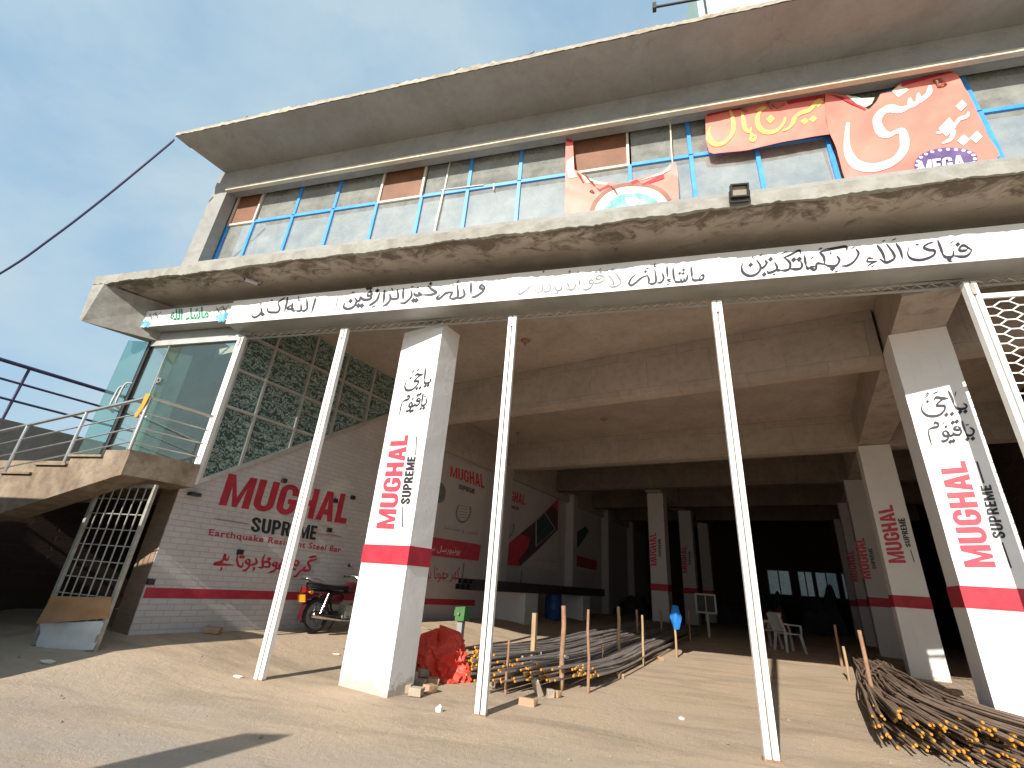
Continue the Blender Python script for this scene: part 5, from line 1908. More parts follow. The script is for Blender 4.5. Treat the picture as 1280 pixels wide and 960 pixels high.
sub(mb, 'picture', M['poster_teal'], PO2)
mb = MB()
tri = [(669.5, 651), (680, 640), (693.5, 661.5), (669.5, 683)]
for i in range(4):
    mb.bar(pp(tri[i]) + OP + GX * .005, pp(tri[(i + 1) % 4]) + OP + GX * .005, .035, .002, GX)
sub(mb, 'white_outline', M['banner_white'], PO2)
mb = MB()
font_text(mb, shape('مستند مال میں'), [p + OP + GX * .003 for p in (pp((666, 697)), pp((694, 700)), pp((666, 701)), pp((694, 704.5)))], GX, .001)
sub(mb, 'red_script', M['dark_red'], PO2)
PO3 = poster('wall_poster', ((714, 621), (748, 633), (712, 711), (745, 715)), 'dim wall poster with a low red band deeper in the hall before the third pilaster')
mb = MB()
ppatch(mb, [(712.5, 692), (746, 701), (745.5, 713), (712, 706)])
sub(mb, 'red_field', M['dark_red'], PO3)
mb = MB()
ppatch(mb, [(716, 668), (732, 658), (736, 664), (722, 685), (715, 686)])
sub(mb, 'dark_picture', M['poster_teal'], PO3)
mb = MB()
font_text(mb, shape('سریا'), [p + OP + GX * .003 for p in (pp((718, 698)), pp((740, 703)), pp((718, 703)), pp((740, 708)))], GX, .001)
sub(mb, 'white_script', M['poster_grey'], PO3)
# script and band painted straight on the hall wall: parts of the building
mb = MB()
font_text(mb, shape('گھر چھوٹا بڑا'.replace('چ', 'ج').replace('ٹ', 'ت').replace('ڑ', 'ر')), [on_gx(x, y, -8.443) for x, y in ((532, 708), (575, 709), (531, 728), (573, 729))], GX, .002)
sub(mb, 'painted_script', M['dark_red'], B)
mb = MB()
mb.prism([on_gx(x, y, -8.446) for x, y in ((500, 747), (593.7, 750), (593.5, 757.5), (500, 754.5))], GX * .003)
sub(mb, 'painted_band', M['dark_red'], B)

# ================================================================== MOTORCYCLE
def motorcycle(p, ang):
    t = empty('motorcycle', p, 'dark red motorcycle parked along the whitewashed brick wall', 'motorcycle', rot=ang, local=True)
    X, Y = Vector((1, 0, 0)), Vector((0, 1, 0))

    def P(n, mb, m, par=t, smooth=True):
        return mb.build(n, M[m], par, smooth=smooth, origin=(0, 0, 0))
    for cx in (-.62, .62):
        w = P('wheel', MB().torus((cx, 0, .29), Y, .245, .045, 28, 8), 'rubber')
        P('rim', MB().torus((cx, 0, .29), Y, .20, .014, 28, 6), 'chrome', w)
        sp = MB()
        for k in range(16):
            a = 2 * math.pi * k / 16
            d = Vector((math.cos(a), 0, math.sin(a)))
            sp.tube([Vector((cx, .02 * (-1) ** k, .29)) + d * .04, Vector((cx, 0, .29)) + d * .2], .003, 4)
        P('spokes', sp, 'chrome', w)
        P('hub', MB().tube([(cx, -.07, .29), (cx, .07, .29)], .06, 14), 'dark_steel', w)
    ar = lambda cx, r, a0, a1: [Vector((cx + r * math.cos(R(a0 + (a1 - a0) * i / 10)), 0, .29 + r * math.sin(R(a0 + (a1 - a0) * i / 10)))) for i in range(11)]
    for cx, a0, a1, m in ((-.62, 50, 195, 'bike_red'), (.62, 20, 150, 'chrome')):
        mb = MB()
        pth = ar(cx, .315, a0, a1)
        for i in range(10):
            d0_, d1_ = pth[i], pth[i + 1]
            mb.hexa([d0_ + Y * -.06, d0_ + Y * .06, d1_ + Y * .06, d1_ + Y * -.06], [d0_ * 1.0 + Y * -.055 + UP * .006, d0_ + Y * .055 + UP * .006, d1_ + Y * .055 + UP * .006, d1_ + Y * -.055 + UP * .006])
        P('mudguard', mb, m)
    mb = MB()
    for s in (-.09, .09):
        mb.tube([(.62, s, .29), (.47, s, .80)], .022, 8)
    mb.tube([(.47, -.10, .80), (.47, .10, .80)], .03, 8)
    P('fork', mb, 'chrome')
    mb = MB()
    mb.tube([(.44, 0, .78), (.30, 0, .45), (.20, 0, .24), (-.15, 0, .24), (-.30, 0, .40), (-.35, 0, .68)], .022, 8)
    mb.tube([(.44, 0, .74), (.10, 0, .66), (-.35, 0, .68), (-.82, 0, .70)], .022, 8)
    for s in (-.10, .10):
        mb.tube([(-.15, s, .30), (-.62, s, .29)], .018, 8)
    P('frame', mb, 'bike_black')
    mb = MB()
    for s in (-.11, .11):
        mb.tube([(-.60, s, .31), (-.48, s, .64)], .026, 8)
    P('shock_absorber', mb, 'chrome')
    mb = MB().blob((.16, 0, .76), (.27, .115, .105), 1, 16, 0.0)
    P('tank', mb, 'bike_red')
    mb = MB()
    for i, (x, z, w, h) in enumerate(((-.08, .78, .10, .06), (-.30, .775, .13, .07), (-.55, .79, .13, .07), (-.80, .81, .11, .06))):
        pass
    sec = [(-.03, .79, .09), (-.15, .775, .12), (-.35, .775, .13), (-.55, .79, .13), (-.75, .81, .12), (-.86, .82, .08)]
    for x, z, w in sec:
        mb.v += [Vector((x, -w, z - .07)), Vector((x, w, z - .07)), Vector((x, w * .95, z)), Vector((x, 0, z + .025)), Vector((x, -w * .95, z))]
    for i in range(len(sec) - 1):
        for k in range(5):
            a, b2 = i * 5 + k, i * 5 + (k + 1) % 5
            mb.f.append((a, b2, b2 + 5, a + 5))
    mb.f += [(4, 3, 2, 1, 0), tuple(range(25, 30))]
    P('seat', mb, 'bike_black')
    mb = MB()
    mb.box((.10, 0, .34), (.26, .20, .22)).tube([(.16, 0, .36), (.34, 0, .46)], .075, 12)
    for k in range(5):
        mb.tube([(.20 + k * .03, 0, .385 + k * .017), (.212 + k * .03, 0, .392 + k * .017)], .10, 12)
    P('engine', mb, 'galv', smooth=False)
    P('side_panel', MB().blob((-.26, -.10, .56), (.16, .03, .10), 2, 12, 0), 'bike_red')
    P('side_panel', MB().blob((-.26, .10, .56), (.16, .03, .10), 2, 12, 0), 'bike_red')
    P('exhaust', MB().tube([(.30, -.12, .36), (.22, -.15, .20), (-.05, -.16, .20), (-.15, -.16, .21), (-.20, -.16, .22), (-.80, -.16, .30), (-.82, -.16, .30)], [.02, .02, .02, .025, .045, .05, .02], 10), 'chrome')
    P('chain_case', MB().box((-.30, .115, .30), (.62, .035, .11)), 'dark_steel', smooth=False)
    mb = MB().tube(smooth_pts([(.30, -.34, .98), (.38, -.26, .99), (.43, -.10, .90), (.43, .10, .90), (.38, .26, .99), (.30, .34, .98)], 4), .013, 8)
    hb = P('handlebar', mb, 'chrome')
    for s in (-1, 1):
        P('grip', MB().tube([(.33, s * .31, .985), (.24, s * .40, .975)], .02, 8), 'rubber', hb)
        mm = MB().tube(smooth_pts([(.36, s * .25, 1.0), (.37, s * .30, 1.10), (.34, s * .36, 1.17)], 3), .006, 6)
        mm.blob((.33, s * .38, 1.19), (.012, .06, .035), 1, 12, 0)
        P('mirror', mm, 'bike_black', hb)
    hl = P('headlight', MB().blob((.55, 0, .83), (.09, .09, .09), 1, 14, 0), 'bike_black')
    P('lens', MB().tube([(.60, 0, .83), (.635, 0, .83)], [.08, .06], 14), 'chrome', hl)
    P('gauge', MB().box((.47, 0, .95), (.08, .16, .06)), 'bike_black', smooth=False)
    P('tail_lamp', MB().box((-.93, 0, .70), (.06, .14, .09)), 'lamp_red', smooth=False)
    P('number_plate', MB().box((-.96, 0, .56), (.012, .20, .12), Vector((.97, 0, .25)), Y, Vector((-.25, 0, .97))), 'amber', smooth=False)
    for s in (-1, 1):
        P('indicator', MB().tube([(-.88, s * .06, .66), (-.88, s * .14, .66)], [.012, .035], 8), 'amber')
    P('luggage_rail', MB().tube(smooth_pts([(-.62, -.13, .80), (-.80, -.14, .87), (-.98, -.10, .88), (-.98, .10, .88), (-.80, .14, .87), (-.62, .13, .80)], 4), .011, 7), 'chrome')
    P('footpeg', MB().tube([(.02, -.25, .27), (.02, .25, .27)], .014, 7), 'dark_steel')
    P('side_stand', MB().tube([(-.02, .12, .26), (-.06, .26, .01)], .012, 6), 'dark_steel')
    return t


c0 = on_g(388, 792)
c1 = c0 + GY * 1.24
mid = (c0 + c1) / 2
mk = motorcycle(Vector((mid.x, mid.y, gz(mid.x, mid.y) + .0)) + GX * .02, math.atan2(GY.y, GY.x))
mk.rotation_euler = (R(-4), 0, math.atan2(GY.y, GY.x))
mk.scale = (.98, .98, .98)

# ================================================================== STEEL BARS
rb = random.Random(21)


def rebar(path, r, m, label, group, name='steel_bar'):
    o = Vector(path[0])
    mb = MB().tube(path, r, 6)
    ob = mb.build(name, M[m], smooth=True, origin=o)
    tag(ob, label, 'steel bar', group)
    d = (Vector(path[0]) - Vector(path[1])).normalized()
    tp_ = MB().tube([Vector(path[0]) - d * rb.uniform(.02, .055), Vector(path[0]) + d * .003], r * 1.06, 6).build('painted_end', M['rebar_tip'], ob, origin=o)
    return ob


GL = 'steel bars in the long left pile'
GR = 'steel bars in the fanned right pile'
LL = 'long dark steel bar with a yellow painted end in the left pile by the stakes'
LR = 'brown steel bar with a yellow painted end in the fanned pile at the right pillar'
for i in range(190):
    u = rb.random()
    lay = int(7.5 * (rb.random() ** 1.15) * (1 - abs(u - .40) * 1.05))
    a0 = -4.72 + 1.95 * u + rb.uniform(-.03, .03)
    # the ends stand nearest to the street in the middle of the pile
    btip = 6.72 - 1.1 * max(0, 1 - abs(u - .52) * 2.6) + rb.uniform(-.18, .22) + (.45 if u > .85 else 0)
    a1 = -5.25 + 2.15 * (u * .75 + rb.random() * .25)
    b_end = rb.uniform(17.2, 18.9)
    z0 = .14 + lay * .044 + rb.uniform(0, .02)
    ph, am = rb.uniform(0, 6), rb.uniform(.0, .05)
    path = []
    for k in range(15):
        s = (k / 14) ** 1.25
        b2 = btip + (b_end - btip) * s
        a = a0 + (a1 - a0) * s + am * math.sin(ph + s * 7)
        p = G(a, b2)
        sag = .05 * math.sin(min(1, s * 3) * math.pi) if s < .34 else 0
        p.z = gz(p.x, p.y) * (1 if s > .05 else .9) + max(.02, z0 * (1 - .45 * s) - sag * .7) + .012 * math.sin(ph * 2 + s * 9)
        path.append(p)
    rebar(path, rb.choice((.0125, .014, .0165)), 'rebar', LL, GL)
for i in range(210):
    u = rb.random()
    lay = rb.random() ** 1.2
    btip = 6.95 - .18 * u + rb.uniform(-.22, .42)
    af = .42 + 1.72 * u ** .9 + rb.uniform(-.04, .04)         # at the tips, fanned
    am_ = .42 + .90 * u + rb.uniform(-.03, .03)               # beside the pillar
    ae = .62 + .62 * rb.random()
    b_end = rb.uniform(13.4, 15.0)
    ph = rb.uniform(0, 6)
    path = []
    zt = .05 + lay * (.30 + .06 * u)
    zm = .05 + lay * .42
    for k in range(14):
        s = (k / 13) ** 1.3
        b2 = btip + (b_end - btip) * s
        w = sstep(0, .17, s)
        w2 = sstep(.17, 1, s)
        a = af * (1 - w) + am_ * w
        a = a * (1 - w2) + ae * w2
        if b2 > 7.5:
            a = min(a, 1.46)
        p = G(a + .02 * math.sin(ph + 5 * s), b2)
        z = zt * (1 - w) + zm * w
        z = z * (1 - w2) + .09 * w2 + lay * .1 * w2
        p.z = gz(p.x, p.y) + max(.02, z + .02 * math.sin(ph * 1.7 + s * 8))
        path.append(p)
    rebar(path, rb.choice((.0115, .013, .0145)), 'rebar_rust', LR, GR)

# stakes that hold the piles
def stake(base, top, r, m, label, square=False):
    p = on_g(*base)
    z = z_over(top[0], top[1], p)
    z = max(z, p.z + .3)
    d = ray(*top)
    t = (z - CAM.z) / d.z if abs(d.z) > 1e-3 else 0
    q = Vector((p.x, p.y, z))
    dx = (top[0] - base[0])
    lean = Vector((0, 0, 0))
    mb = MB()
    if square:
        mb.bar(p - UP * .05, q, r * 1.9, r * 1.7, GX)
    else:
        mb.tube([p - UP * .05, p.lerp(q, .4) + Vector((rb.uniform(-.012, .012), 0, 0)), p.lerp(q, .75) + Vector((rb.uniform(-.012, .012), 0, 0)), q], [r * 1.05, r, r * .96, r * .95], 8)
    o = mb.build('stake', M[m], smooth=not square, origin=p)
    return tag(o, label, 'stake', 'stakes along the steel bars')


stake((665, 848), (665.5, 766), .036, 'wood', 'pale split wooden stake, first of the row in the left pile', True)
stake((702, 862), (703, 757), .036, 'rust', 'thick rusty pipe stake between the pale split stake and the thin rod')
stake((735, 866), (735.5, 762), .021, 'rust', 'thin rusty rod stake at the street side edge of the left pile')
stake((774, 827), (770, 758), .034, 'wood', 'pale bent wooden stake in the middle of the left pile')
stake((805, 832), (804, 769), .024, 'wood', 'slim straight wooden stake next to the pale bent stake')
stake((846, 822), (844.5, 757), .024, 'wood', 'slim wooden stake wrapped with the blue cloth')
stake((827.5, 800), (824.5, 762), .03, 'rust', 'dim brown stake in front of the middle hall pillar')
stake((797, 806), (795.5, 762), .032, 'rust', 'dim thick brown stake behind the pale bent stake')
stake((863, 802), (861.5, 764), .025, 'rust', 'dark stake before the foot of the second hall pillar')
stake((753, 838), (752, 806), .018, 'rust', 'short rusty peg low in the left pile')
stake((1098, 908), (1087, 789), .026, 'rust', 'tall rusty stake in front of the right bar pile')
stake((1062, 852), (1055, 808), .026, 'wood', 'short pale stake at the inner edge of the right bar pile')
stake((1053, 834), (1043, 781), .028, 'rust', 'dim leaning stake at the far end of the right bar pile')
stake((632, 868), (630.5, 800), .017, 'rust', 'dark rod just behind the second shutter post')

def hank(o0, w, h, seed, m, name, label, cat, folds=7):
    rnd = random.Random(seed)
    mb = MB()
    n, k = 16, 14
    for j in range(k + 1):
        v = j / k
        r = w * (.55 + .45 * math.sin(v * math.pi) ** .6) * (1 + .12 * math.sin(v * 9 + seed))
        for i in range(n):
            a = 2 * math.pi * i / n
            rr_ = r * (1 + .18 * math.sin(a * folds + v * 4) + rnd.uniform(-.05, .05))
            mb.v.append(o0 + Vector((rr_ * math.cos(a), rr_ * .7 * math.sin(a), -h * v)))
    for j in range(k):
        for i in range(n):
            mb.f.append((j * n + i, j * n + (i + 1) % n, (j + 1) * n + (i + 1) % n, (j + 1) * n + i))
    mb.f += [tuple(range(n)), tuple(range(k * n, (k + 1) * n))[::-1]]
    return tag(mb.build(name, M[m], smooth=True), label, cat)


sp = on_g(846, 822)
zt_, zb_ = z_over(847, 757, sp), z_over(847, 787, sp)
hank(Vector((sp.x + .03, sp.y, zt_)), .095, zt_ - zb_, 3, 'blue_cloth', 'cloth', 'bright blue cloth hanging on a slim wooden stake', 'cloth', 4)

# red tarpaulin heap
tb = on_g(545, 851)
mb = MB()
rt = random.Random(12)
n, k = 96, 44
zz_top = z_over(528, 790, tb)
tw = (on_g(578, 850) - on_g(515, 850)).length / 2
from mathutils import noise as mnoise
for j in range(k + 1):
    v = j / k
    for i in range(n):
        a = 2 * math.pi * i / n
        r = tw * 1.08 * (1.0 - .42 * v ** 2.2) * (1 if v < .86 else ((1 - v) / .14) ** .6)
        d = Vector((math.cos(a), math.sin(a) * .8, 0))
        nzv = mnoise.noise(Vector((math.cos(a) * 1.8, math.sin(a) * 1.8, v * 2.2 + 5))) * .34 - abs(mnoise.noise(Vector((math.cos(a) * 2.6 + 3 + v, math.sin(a) * 2.6 - v * 1.5, v * 3.4)))) * .62 + .16 - abs(mnoise.noise(Vector((math.cos(a) * 6 + 1, math.sin(a) * 6 + v * 3, v * 7)))) * .16
        rr_ = r * (1 + nzv)
        z = tb.z + (zz_top - tb.z) * v ** .95 * (1 + .25 * mnoise.noise(Vector((math.cos(a) * 1.7, math.sin(a) * 1.7, 9))))
        lean = Vector((-.12 * v, .06 * v, 0)) * 1.2
        mb.v.append(Vector((tb.x, tb.y + .18, 0)) + d * rr_ + lean + UP * (z + .03 * mnoise.noise(Vector((a * 3, v * 6, 1)))))
for j in range(k):
    for i in range(n):
        mb.f.append((j * n + i, j * n + (i + 1) % n, (j + 1) * n + (i + 1) % n, (j + 1) * n + i))
mb.f.append(tuple(range(k * n, (k + 1) * n)))
tag(mb.build('tarpaulin', M['tarp']), 'crumpled bright red tarpaulin heaped beside the left pillar', 'tarpaulin')

# post with green head
gp = on_g(572, 822)
ztop = z_over(573, 757, gp)
zmid = z_over(573, 776, gp)
VS = empty('bending_stand', gp, 'grey steel post with a green head behind the red tarpaulin', 'stand')
sub(MB().bar(gp - UP * .05, Vector((gp.x, gp.y, zmid)), .11, .09, GX), 'post', M['sheet_grey'], VS)
hw = .105
cz = (ztop + zmid) / 2
mb = MB()
cc = Vector((gp.x + .01, gp.y, cz))
hz_ = (ztop - zmid) / 2
mb.hexa([cc + GX * -hw * 0.9 - GY * .09 - UP * hz_, cc + GX * hw - GY * .10 - UP * hz_ * .9, cc + GX * hw + GY * .09 - UP * hz_ * .9, cc - GX * hw * .9 + GY * .09 - UP * hz_],
        [cc - GX * hw - GY * .10 + UP * hz_ * .8, cc + GX * hw * 1.1 - GY * .10 + UP * hz_, cc + GX * hw * 1.1 + GY * .1 + UP * hz_, cc - GX * hw + GY * .1 + UP * hz_ * .85])
sub(mb, 'head', M['green_paint'], VS)
sub(MB().box(cc - GX * (hw + .035), (.07, .05, .10), GX, GY), 'jaw', M['green_paint'], VS)
sub(MB().tube([cc - GY * .14, cc + GY * .14], .022, 8), 'pin', M['rust'], VS)

# ================================================================== LOOSE BRICKS AND SCRAPS
def brick(px, py, rot, label, m='brick_loose', s=(.21, .105, .07), tilt=(0, 0), lift=0.0, group=None, seed=0):
    p = on_g(px, py)
    rnd = random.Random(seed + int(px * 7 + py))
    mb = MB()
    x, y, z = [v / 2 for v in s]
    P = [Vector((sx * x + rnd.uniform(-.012, .012), sy * y + rnd.uniform(-.01, .01), sz * z + rnd.uniform(-.008, .008))) for sz in (-1, 1) for sx, sy in ((-1, -1), (1, -1), (1, 1), (-1, 1))]
    mb.hexa(P[:4], P[4:])
    o = mb.build('brick', M[m], origin=(0, 0, 0), bevel=.008)
    o.location = p + UP * (s[2] / 2 + lift)
    o.rotation_euler = (tilt[0], tilt[1], rot)
    return tag(o, label, 'brick', group)


GB = 'broken bricks around the bar piles'
hb_ = 'broken brown brick in the small heap at the foot of the left pillar'
for px, py, ro, li in ((506, 866, .3, 0), (520, 870, .1, 0), (537, 866, 1.2, 0), (499, 862, .5, 0), (524, 858, .2, 0), (512, 858, 1.0, .075), (528, 852, .8, .06), (541, 856, .4, 0)):
    brick(px, py, ro, hb_, 'brick_loose' if (px + py) % 2 else 'brick_grey', (.15, .115, .085), (0, 0), li, GB)
brick(660, 882, -.25, 'whole orange brown brick lying alone in front of the left bar pile', s=(.20, .10, .075), group=GB)
brick(671, 870, .9, 'pale mortar covered brick leaning against the bars behind the orange brick', 'brick_grey', (.20, .10, .07), (.2, 1.1), .05, GB)
brick(688, 872, .4, 'small broken brick under the yellow bar ends right of the leaning brick', 'brick_grey', (.10, .10, .09), group=GB)
brick(696, 872, 1.0, 'smallest brick stub under the rightmost yellow bar ends of the left pile', 'brick_loose', (.08, .08, .08), group=GB)
brick(612, 858, .5, 'grey brick block under the bars just right of the second shutter post', 'brick_grey', (.13, .11, .11), group=GB)
brick(577, 851, .5, 'round worn brick between the red tarpaulin and the bar ends', 'brick_grey', (.13, .12, .11), group=GB)
brick(826, 826, .3, 'small brick propping the bars near the slim wooden stake', 'brick_loose', (.12, .09, .07), group=GB)
brick(776, 848, .3, 'tiny brick under the bars at mid length of the left pile', 'brick_loose', (.11, .09, .07), group=GB)
brick(1198, 884, .4, 'orange brick piece lying on the right bar pile by the pillar', s=(.20, .11, .07), lift=.16, group=GB)
brick(265, 792, .4, 'dark red brick on the ground at the foot of the whitewashed wall', 'brick_loose', (.22, .11, .09), group=GB)


def scrap(px, py, sx, sy, h, label, seed, name='paper_scrap', cat='litter'):
    p = on_g(px, py)
    rnd = random.Random(seed)
    n = 9
    mb = MB()
    ring = []
    for i in range(n):
        a = 2 * math.pi * i / n
        k = rnd.uniform(.6, 1.1)
        ring.append(Vector((sx * k * math.cos(a), sy * k * math.sin(a), rnd.uniform(.15, .8) * h)))
    mb.v = [p + q for q in ring] + [p + Vector((0, 0, h))] + [p + Vector((q.x * .8, q.y * .8, -.004)) for q in ring]
    for i in range(n):
        j = (i + 1) % n
        mb.f += [(i, j, n), (i, n + 1 + i, n + 1 + j, j)]
    o = mb.build(name, M['paper'], origin=p)
    return tag(o, label, cat)


scrap(549, 890, .045, .035, .07, 'small crumpled white paper on the ground right of the left pillar', 1)
scrap(296, 847, .08, .04, .03, 'white paper scrap on the dirt left of the second shutter post foot', 2)
scrap(61, 828, .11, .06, .03, 'flat white scrap in the shade in front of the grid gate', 3)
scrap(852, 899, .04, .03, .025, 'tiny pale scrap alone in the middle of the sunlit ground', 4)
scrap(420, 818, .07, .03, .015, 'flat white scrap on the sunlit dirt left of the left pillar', 5)
for px, py, sd_ in ((660, 853, 6), (673, 852, 7), (650, 857, 8), (700, 856, 9), (707, 858, 10)):
    o = scrap(px, py - 6, .05, .03, .05, 'torn white tag lying on top of the bars of the left pile', sd_, 'paper_tag', 'tag')
    o['group'] = 'white tags on the left bar pile'
    o.location.z += .30
st_ = random.Random(40)
sl = 'small stone lying on the dusty ground in front of the building'
for i in range(120):
    x, y = st_.choice((st_.uniform(-7.5, 3.2), st_.uniform(1.2, 3.0))), st_.uniform(3.0, 8.5)
    s = st_.choice((.008, .011, .014, .019))
    mb = MB().blob((0, 0, 0), (s, s * st_.uniform(.6, 1), s * .6), i, 8, .25)
    o = mb.build('stone', M['stone'], origin=(0, 0, 0))
    o.location = (x, y, gz(x, y) + s * .3)
    tag(o, sl, 'stone', 'small stones on the ground')

# ================================================================== DEEPER IN THE HALL
q1 = on_g(655, 781)
a1_, b1_ = q1.dot(GX), q1.dot(GY)
ztp = z_over(655, 741, q1)
a0_ = max(-8.4, on_gy(617, 770, b1_).dot(GX) - .35)
pl1_ = MB().gbox(a0_, a1_, b1_, b1_ + .8, q1.z - .15, ztp).build('plinth', M['white_block'])
tag(pl1_, 'larger white masonry plinth carrying the front end of the dark steel channels', 'plinth', 'white plinths under the steel channels')
q2 = on_g(728, 776)
a2_, b2_ = q2.dot(GX), q2.dot(GY)
b2_ = max(b2_, b1_ + 2.6)
pl2_ = MB().gbox(a1_ - 1.0, a1_ + .0, b2_, b2_ + .7, q1.z - .15, ztp - .02).build('plinth', M['white_block'])
tag(pl2_, 'smaller white masonry plinth behind the blue barrel', 'plinth', 'white plinths under the steel channels')
fe = on_gx(583, 724, a1_ - .10)
bs_ = max(8.9, fe.dot(GY))
be_ = b2_ + 2.2
CH = empty('steel_channel_stack', G(a1_ - .3, bs_, ztp), 'stack of long dark steel channels resting on the white plinths', 'steel channels')
for k in range(3):
    for j in range(2):
        mb = MB()
        aa = a1_ - .42 + k * .16
        z = ztp + .002 + j * .135
        mb.gbox(aa, aa + .012, bs_ + j * .1, be_, z, z + .13).gbox(aa + .13, aa + .142, bs_ + j * .1, be_, z, z + .13).gbox(aa + .012, aa + .13, bs_ + j * .1, be_, z, z + .012)
        sub(mb, 'channel', M['dark_steel'], CH)
for px, y0, y1 in ((581.5, 703, 722), (657, 711, 733)):
    b0s = on_gx(px, y1, a1_ - .1)
    if px < 600:
        bb = bs_ + .06
    else:
        bb = b0s.dot(GY)
    r0 = MB().tube([G(a1_ - .27, bb, ztp + .1), G(a1_ - .27, bb, ztp + .62)], .014, 6)
    sub(r0, 'upright_rod', M['dark_steel'], CH)
qb = on_g(681, 778)
bp = G(a1_ - .38, (b1_ + .8 + b2_) / 2 + .1)
bp.z = gz(bp.x, bp.y)
BR = empty('barrel', bp, 'blue plastic barrel between the two white plinths', 'barrel')
zt2 = .84
prof_ = [(0, .24), (.02, .27), (.25, .285), (.27, .295), (.29, .285), (.55, .285), (.57, .295), (.59, .285), (.80, .27), (zt2, .24)]
mb = MB()
mb.tube([bp + UP * z for z, r in prof_], [r for z, r in prof_], 20)
sub(mb, 'body', M['blue_plastic'], BR)
sub(MB().tube([bp + UP * zt2, bp + UP * (zt2 + .02)], .21, 20), 'lid', M['blue_plastic'], BR)

# small pale board on a slanted leg
bq = on_g(887, 797)
zc = z_over(877, 754, bq)
BD = empty('small_board', bq, 'small pale framed board on a leaning leg beside the second hall pillar', 'board')
cb = Vector((bq.x - .02, bq.y, zc))
sub(MB().box(cb, (.56, .03, .48), GX, GY), 'panel', M['dark_goods'], BD)
mb = MB()
for s in (-1, 1):
    mb.box(cb + GX * s * .28 - GY * .02, (.05, .05, .56), GX, GY)
    mb.box(cb + UP * s * .255 - GY * .02, (.50, .05, .05), GX, GY)
mb.box(cb - GY * .02, (.03, .045, .45), GX, GY)
sub(mb, 'frame', M['board_green'], BD)
sub(MB().bar(bq, cb - UP * .28 + GX * .02, .07, .05, GX), 'leg', M['board_green'], BD)


def chair(p, ang, label):
    t = empty('plastic_chair', p, label, 'chair', 'white plastic chairs in the hall', rot=ang, local=True)

    def P(n, mb, par=t):
        return mb.build(n, M['chair_white'], par, origin=(0, 0, 0))
    P('seat', MB().hexa([(-.22, -.21, .41), (.22, -.19, .40), (.22, .19, .40), (-.22, .21, .41)], [(-.22, -.21, .44), (.23, -.20, .43), (.23, .20, .43), (-.22, .21, .44)]))
    mb = MB()
    for k in range(5):
        y = -.17 + .085 * k
        mb.hexa([(-.22, y - .03, .46), (-.20, y - .03, .46), (-.20, y + .03, .46), (-.22, y + .03, .46)], [(-.34, y * .95 - .03, .83), (-.32, y * .95 - .03, .83), (-.32, y * .95 + .03, .83), (-.34, y * .95 + .03, .83)])
    mb.bar((-.33, -.24, .84), (-.33, .24, .84), .05, .06)
    for s in (-1, 1):
        mb.bar((-.21, s * .22, .44), (-.335, s * .22, .84), .045, .045)
    P('backrest', mb)
    for sx, sy in ((1, 1), (1, -1), (-1, 1), (-1, -1)):
        P('leg', MB().hexa([(sx * .25 - .025, sy * .25 - .02, 0), (sx * .25 + .025, sy * .25 - .02, 0), (sx * .25 + .025, sy * .25 + .02, 0), (sx * .25 - .025, sy * .25 + .02, 0)], [(sx * .20 - .03, sy * .20 - .02, .42), (sx * .20 + .03, sy * .20 - .02, .42), (sx * .20 + .03, sy * .20 + .02, .42), (sx * .20 - .03, sy * .20 + .02, .42)]))
    for s in (-1, 1):
        P('armrest', MB().bar((-.28, s * .26, .64), (.20, s * .26, .62), .05, .03).bar((.20, s * .255, .62), (.22, s * .22, .43), .04, .03))
    return t


h1 = on_g(960, 809)
chair(h1, R(200), 'white plastic armchair half hidden by the lone middle shutter post')
h2 = on_g(988, 815)
chair(h2, R(20), 'white plastic armchair in full view right of the lone middle shutter post')

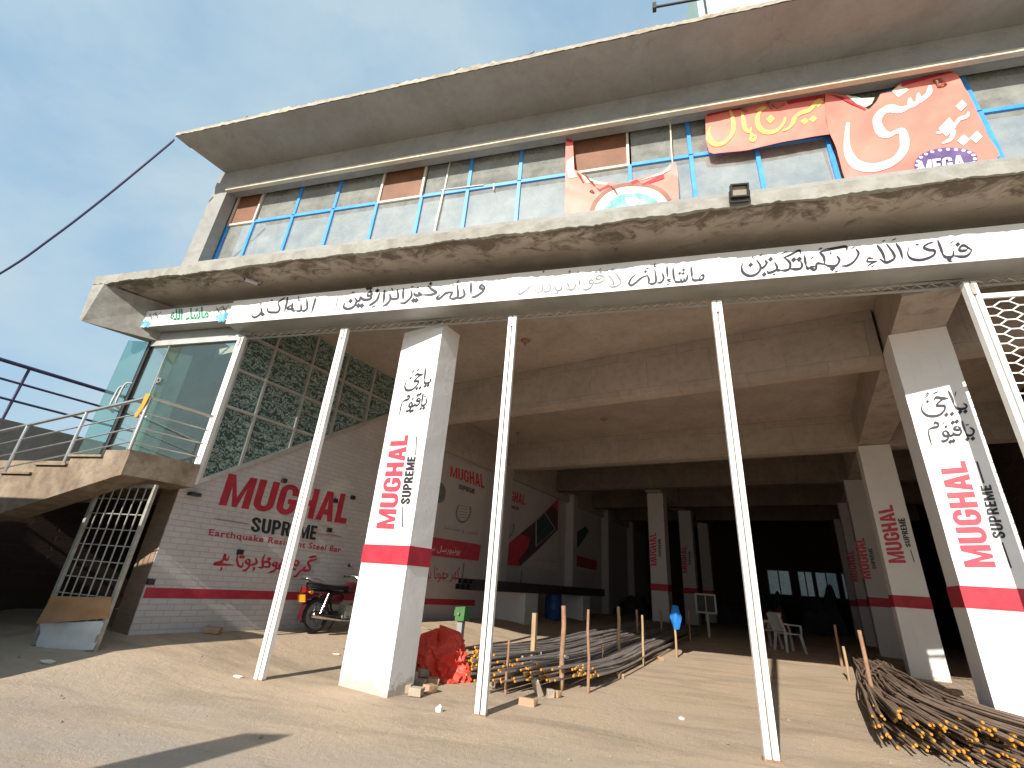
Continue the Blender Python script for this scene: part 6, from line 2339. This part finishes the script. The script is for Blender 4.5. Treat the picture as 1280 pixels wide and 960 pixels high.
# dark heaps at the back, seen against the far windows
for px0, px1, b, zt_h, sd_, m, label in ((936, 985, 27.2, 1.9, 1, 'dark_goods', 'tall dark heap of goods before the left far window'), (1000, 1056, 26.2, 2.1, 2, 'dark_goods', 'taller dark heap of goods before the right far window'), (940, 985, 22.0, 1.0, 3, 'goods_red', 'low dull red bundle behind the white plastic chairs'), (765, 812, 24.5, 1.0, 4, 'dark_goods', 'dark low pile between the wall pilasters and the hall pillar'), (880, 935, 28.5, 1.25, 5, 'dark_goods', 'dark pile behind the small pale board')):
    p0, p1 = on_gy(px0, 760, b), on_gy(px1, 760, b)
    a0, a1 = p0.dot(GX), p1.dot(GX)
    rnd = random.Random(sd_)
    mb = MB()
    nx_, ny_ = 22, 10
    for j in range(ny_ + 1):
        for i in range(nx_ + 1):
            u, v = i / nx_, j / ny_
            e = min(1, 5 * min(u, 1 - u)) ** .6 * min(1, 3 * min(v + .15, 1 - v)) ** .6
            z = zt_h * max(0, e) * (.80 + .14 * math.sin(u * 7 + sd_) + .08 * math.sin(u * 17 + v * 3) + rnd.uniform(-.03, .03))
            p = G(a0 + (a1 - a0) * u, b + 1.6 * v)
            mb.v.append(Vector((p.x, p.y, .15 + max(0, z))))
    for j in range(ny_):
        for i in range(nx_):
            a = j * (nx_ + 1) + i
            mb.f.append((a, a + 1, a + nx_ + 2, a + nx_ + 1))
    o = len(mb.v)
    mb.v += [G(a0, b, .1), G(a1, b, .1), G(a1, b + 1.6, .1), G(a0, b + 1.6, .1)]
    rim = list(range(nx_ + 1))
    mb.f.append(tuple(rim) + (o + 1, o))
    tag(mb.build('goods_heap', M[m]), label, 'heap')

# hooks and lamp roses under the ceiling
for px, py, lab in ((657, 426, 'dark round ceiling rose near the second shutter post top'), (755, 524, 'round ceiling rose in the middle bay behind the front beam')):
    d = ray(px, py)
    t = (5.705 - CAM.z) / d.z
    p = CAM + d * t
    mb = MB().tube([p + UP * .012, p - UP * .03], [.10, .07], 14).tube([p - UP * .03, p - UP * .10], .012, 6)
    tag(mb.build('ceiling_rose', M['rust']), lab, 'ceiling rose')
d = ray(648, 541)
p = CAM + d * ((5.705 - CAM.z) / d.z)
HK = MB().tube([p + UP * .01, p - UP * .05], [.07, .05], 10)
HK.tube([p - UP * .05, p - UP * .55], .012, 6)
tag(HK.build('ceiling_rod', M['rust']), 'thin rod hanging from the hall ceiling left of the second shutter post', 'rod')

# bracket arm standing above the roof edge
ba = on_y(818, 9, 5.0)
bb_ = on_y(862, 1, 5.0)
AN = empty('roof_bracket', ba, 'small dark metal arm sticking out above the roof edge', 'bracket')
sub(MB().bar(ba, bb_ + (bb_ - ba) * .4, .03, .03), 'arm', M['black_plastic'], AN)
sub(MB().box(ba, (.06, .08, .16)), 'head', M['black_plastic'], AN)
sub(MB().bar(bb_ + (bb_ - ba) * .4 + UP * .012, Vector((bb_.x + .4 * (bb_ - ba).x, 5.0, 8.56)), .03, .03), 'mast', M['black_plastic'], AN)

for o in bpy.data.objects:
    if '_o' in o:
        del o['_o']
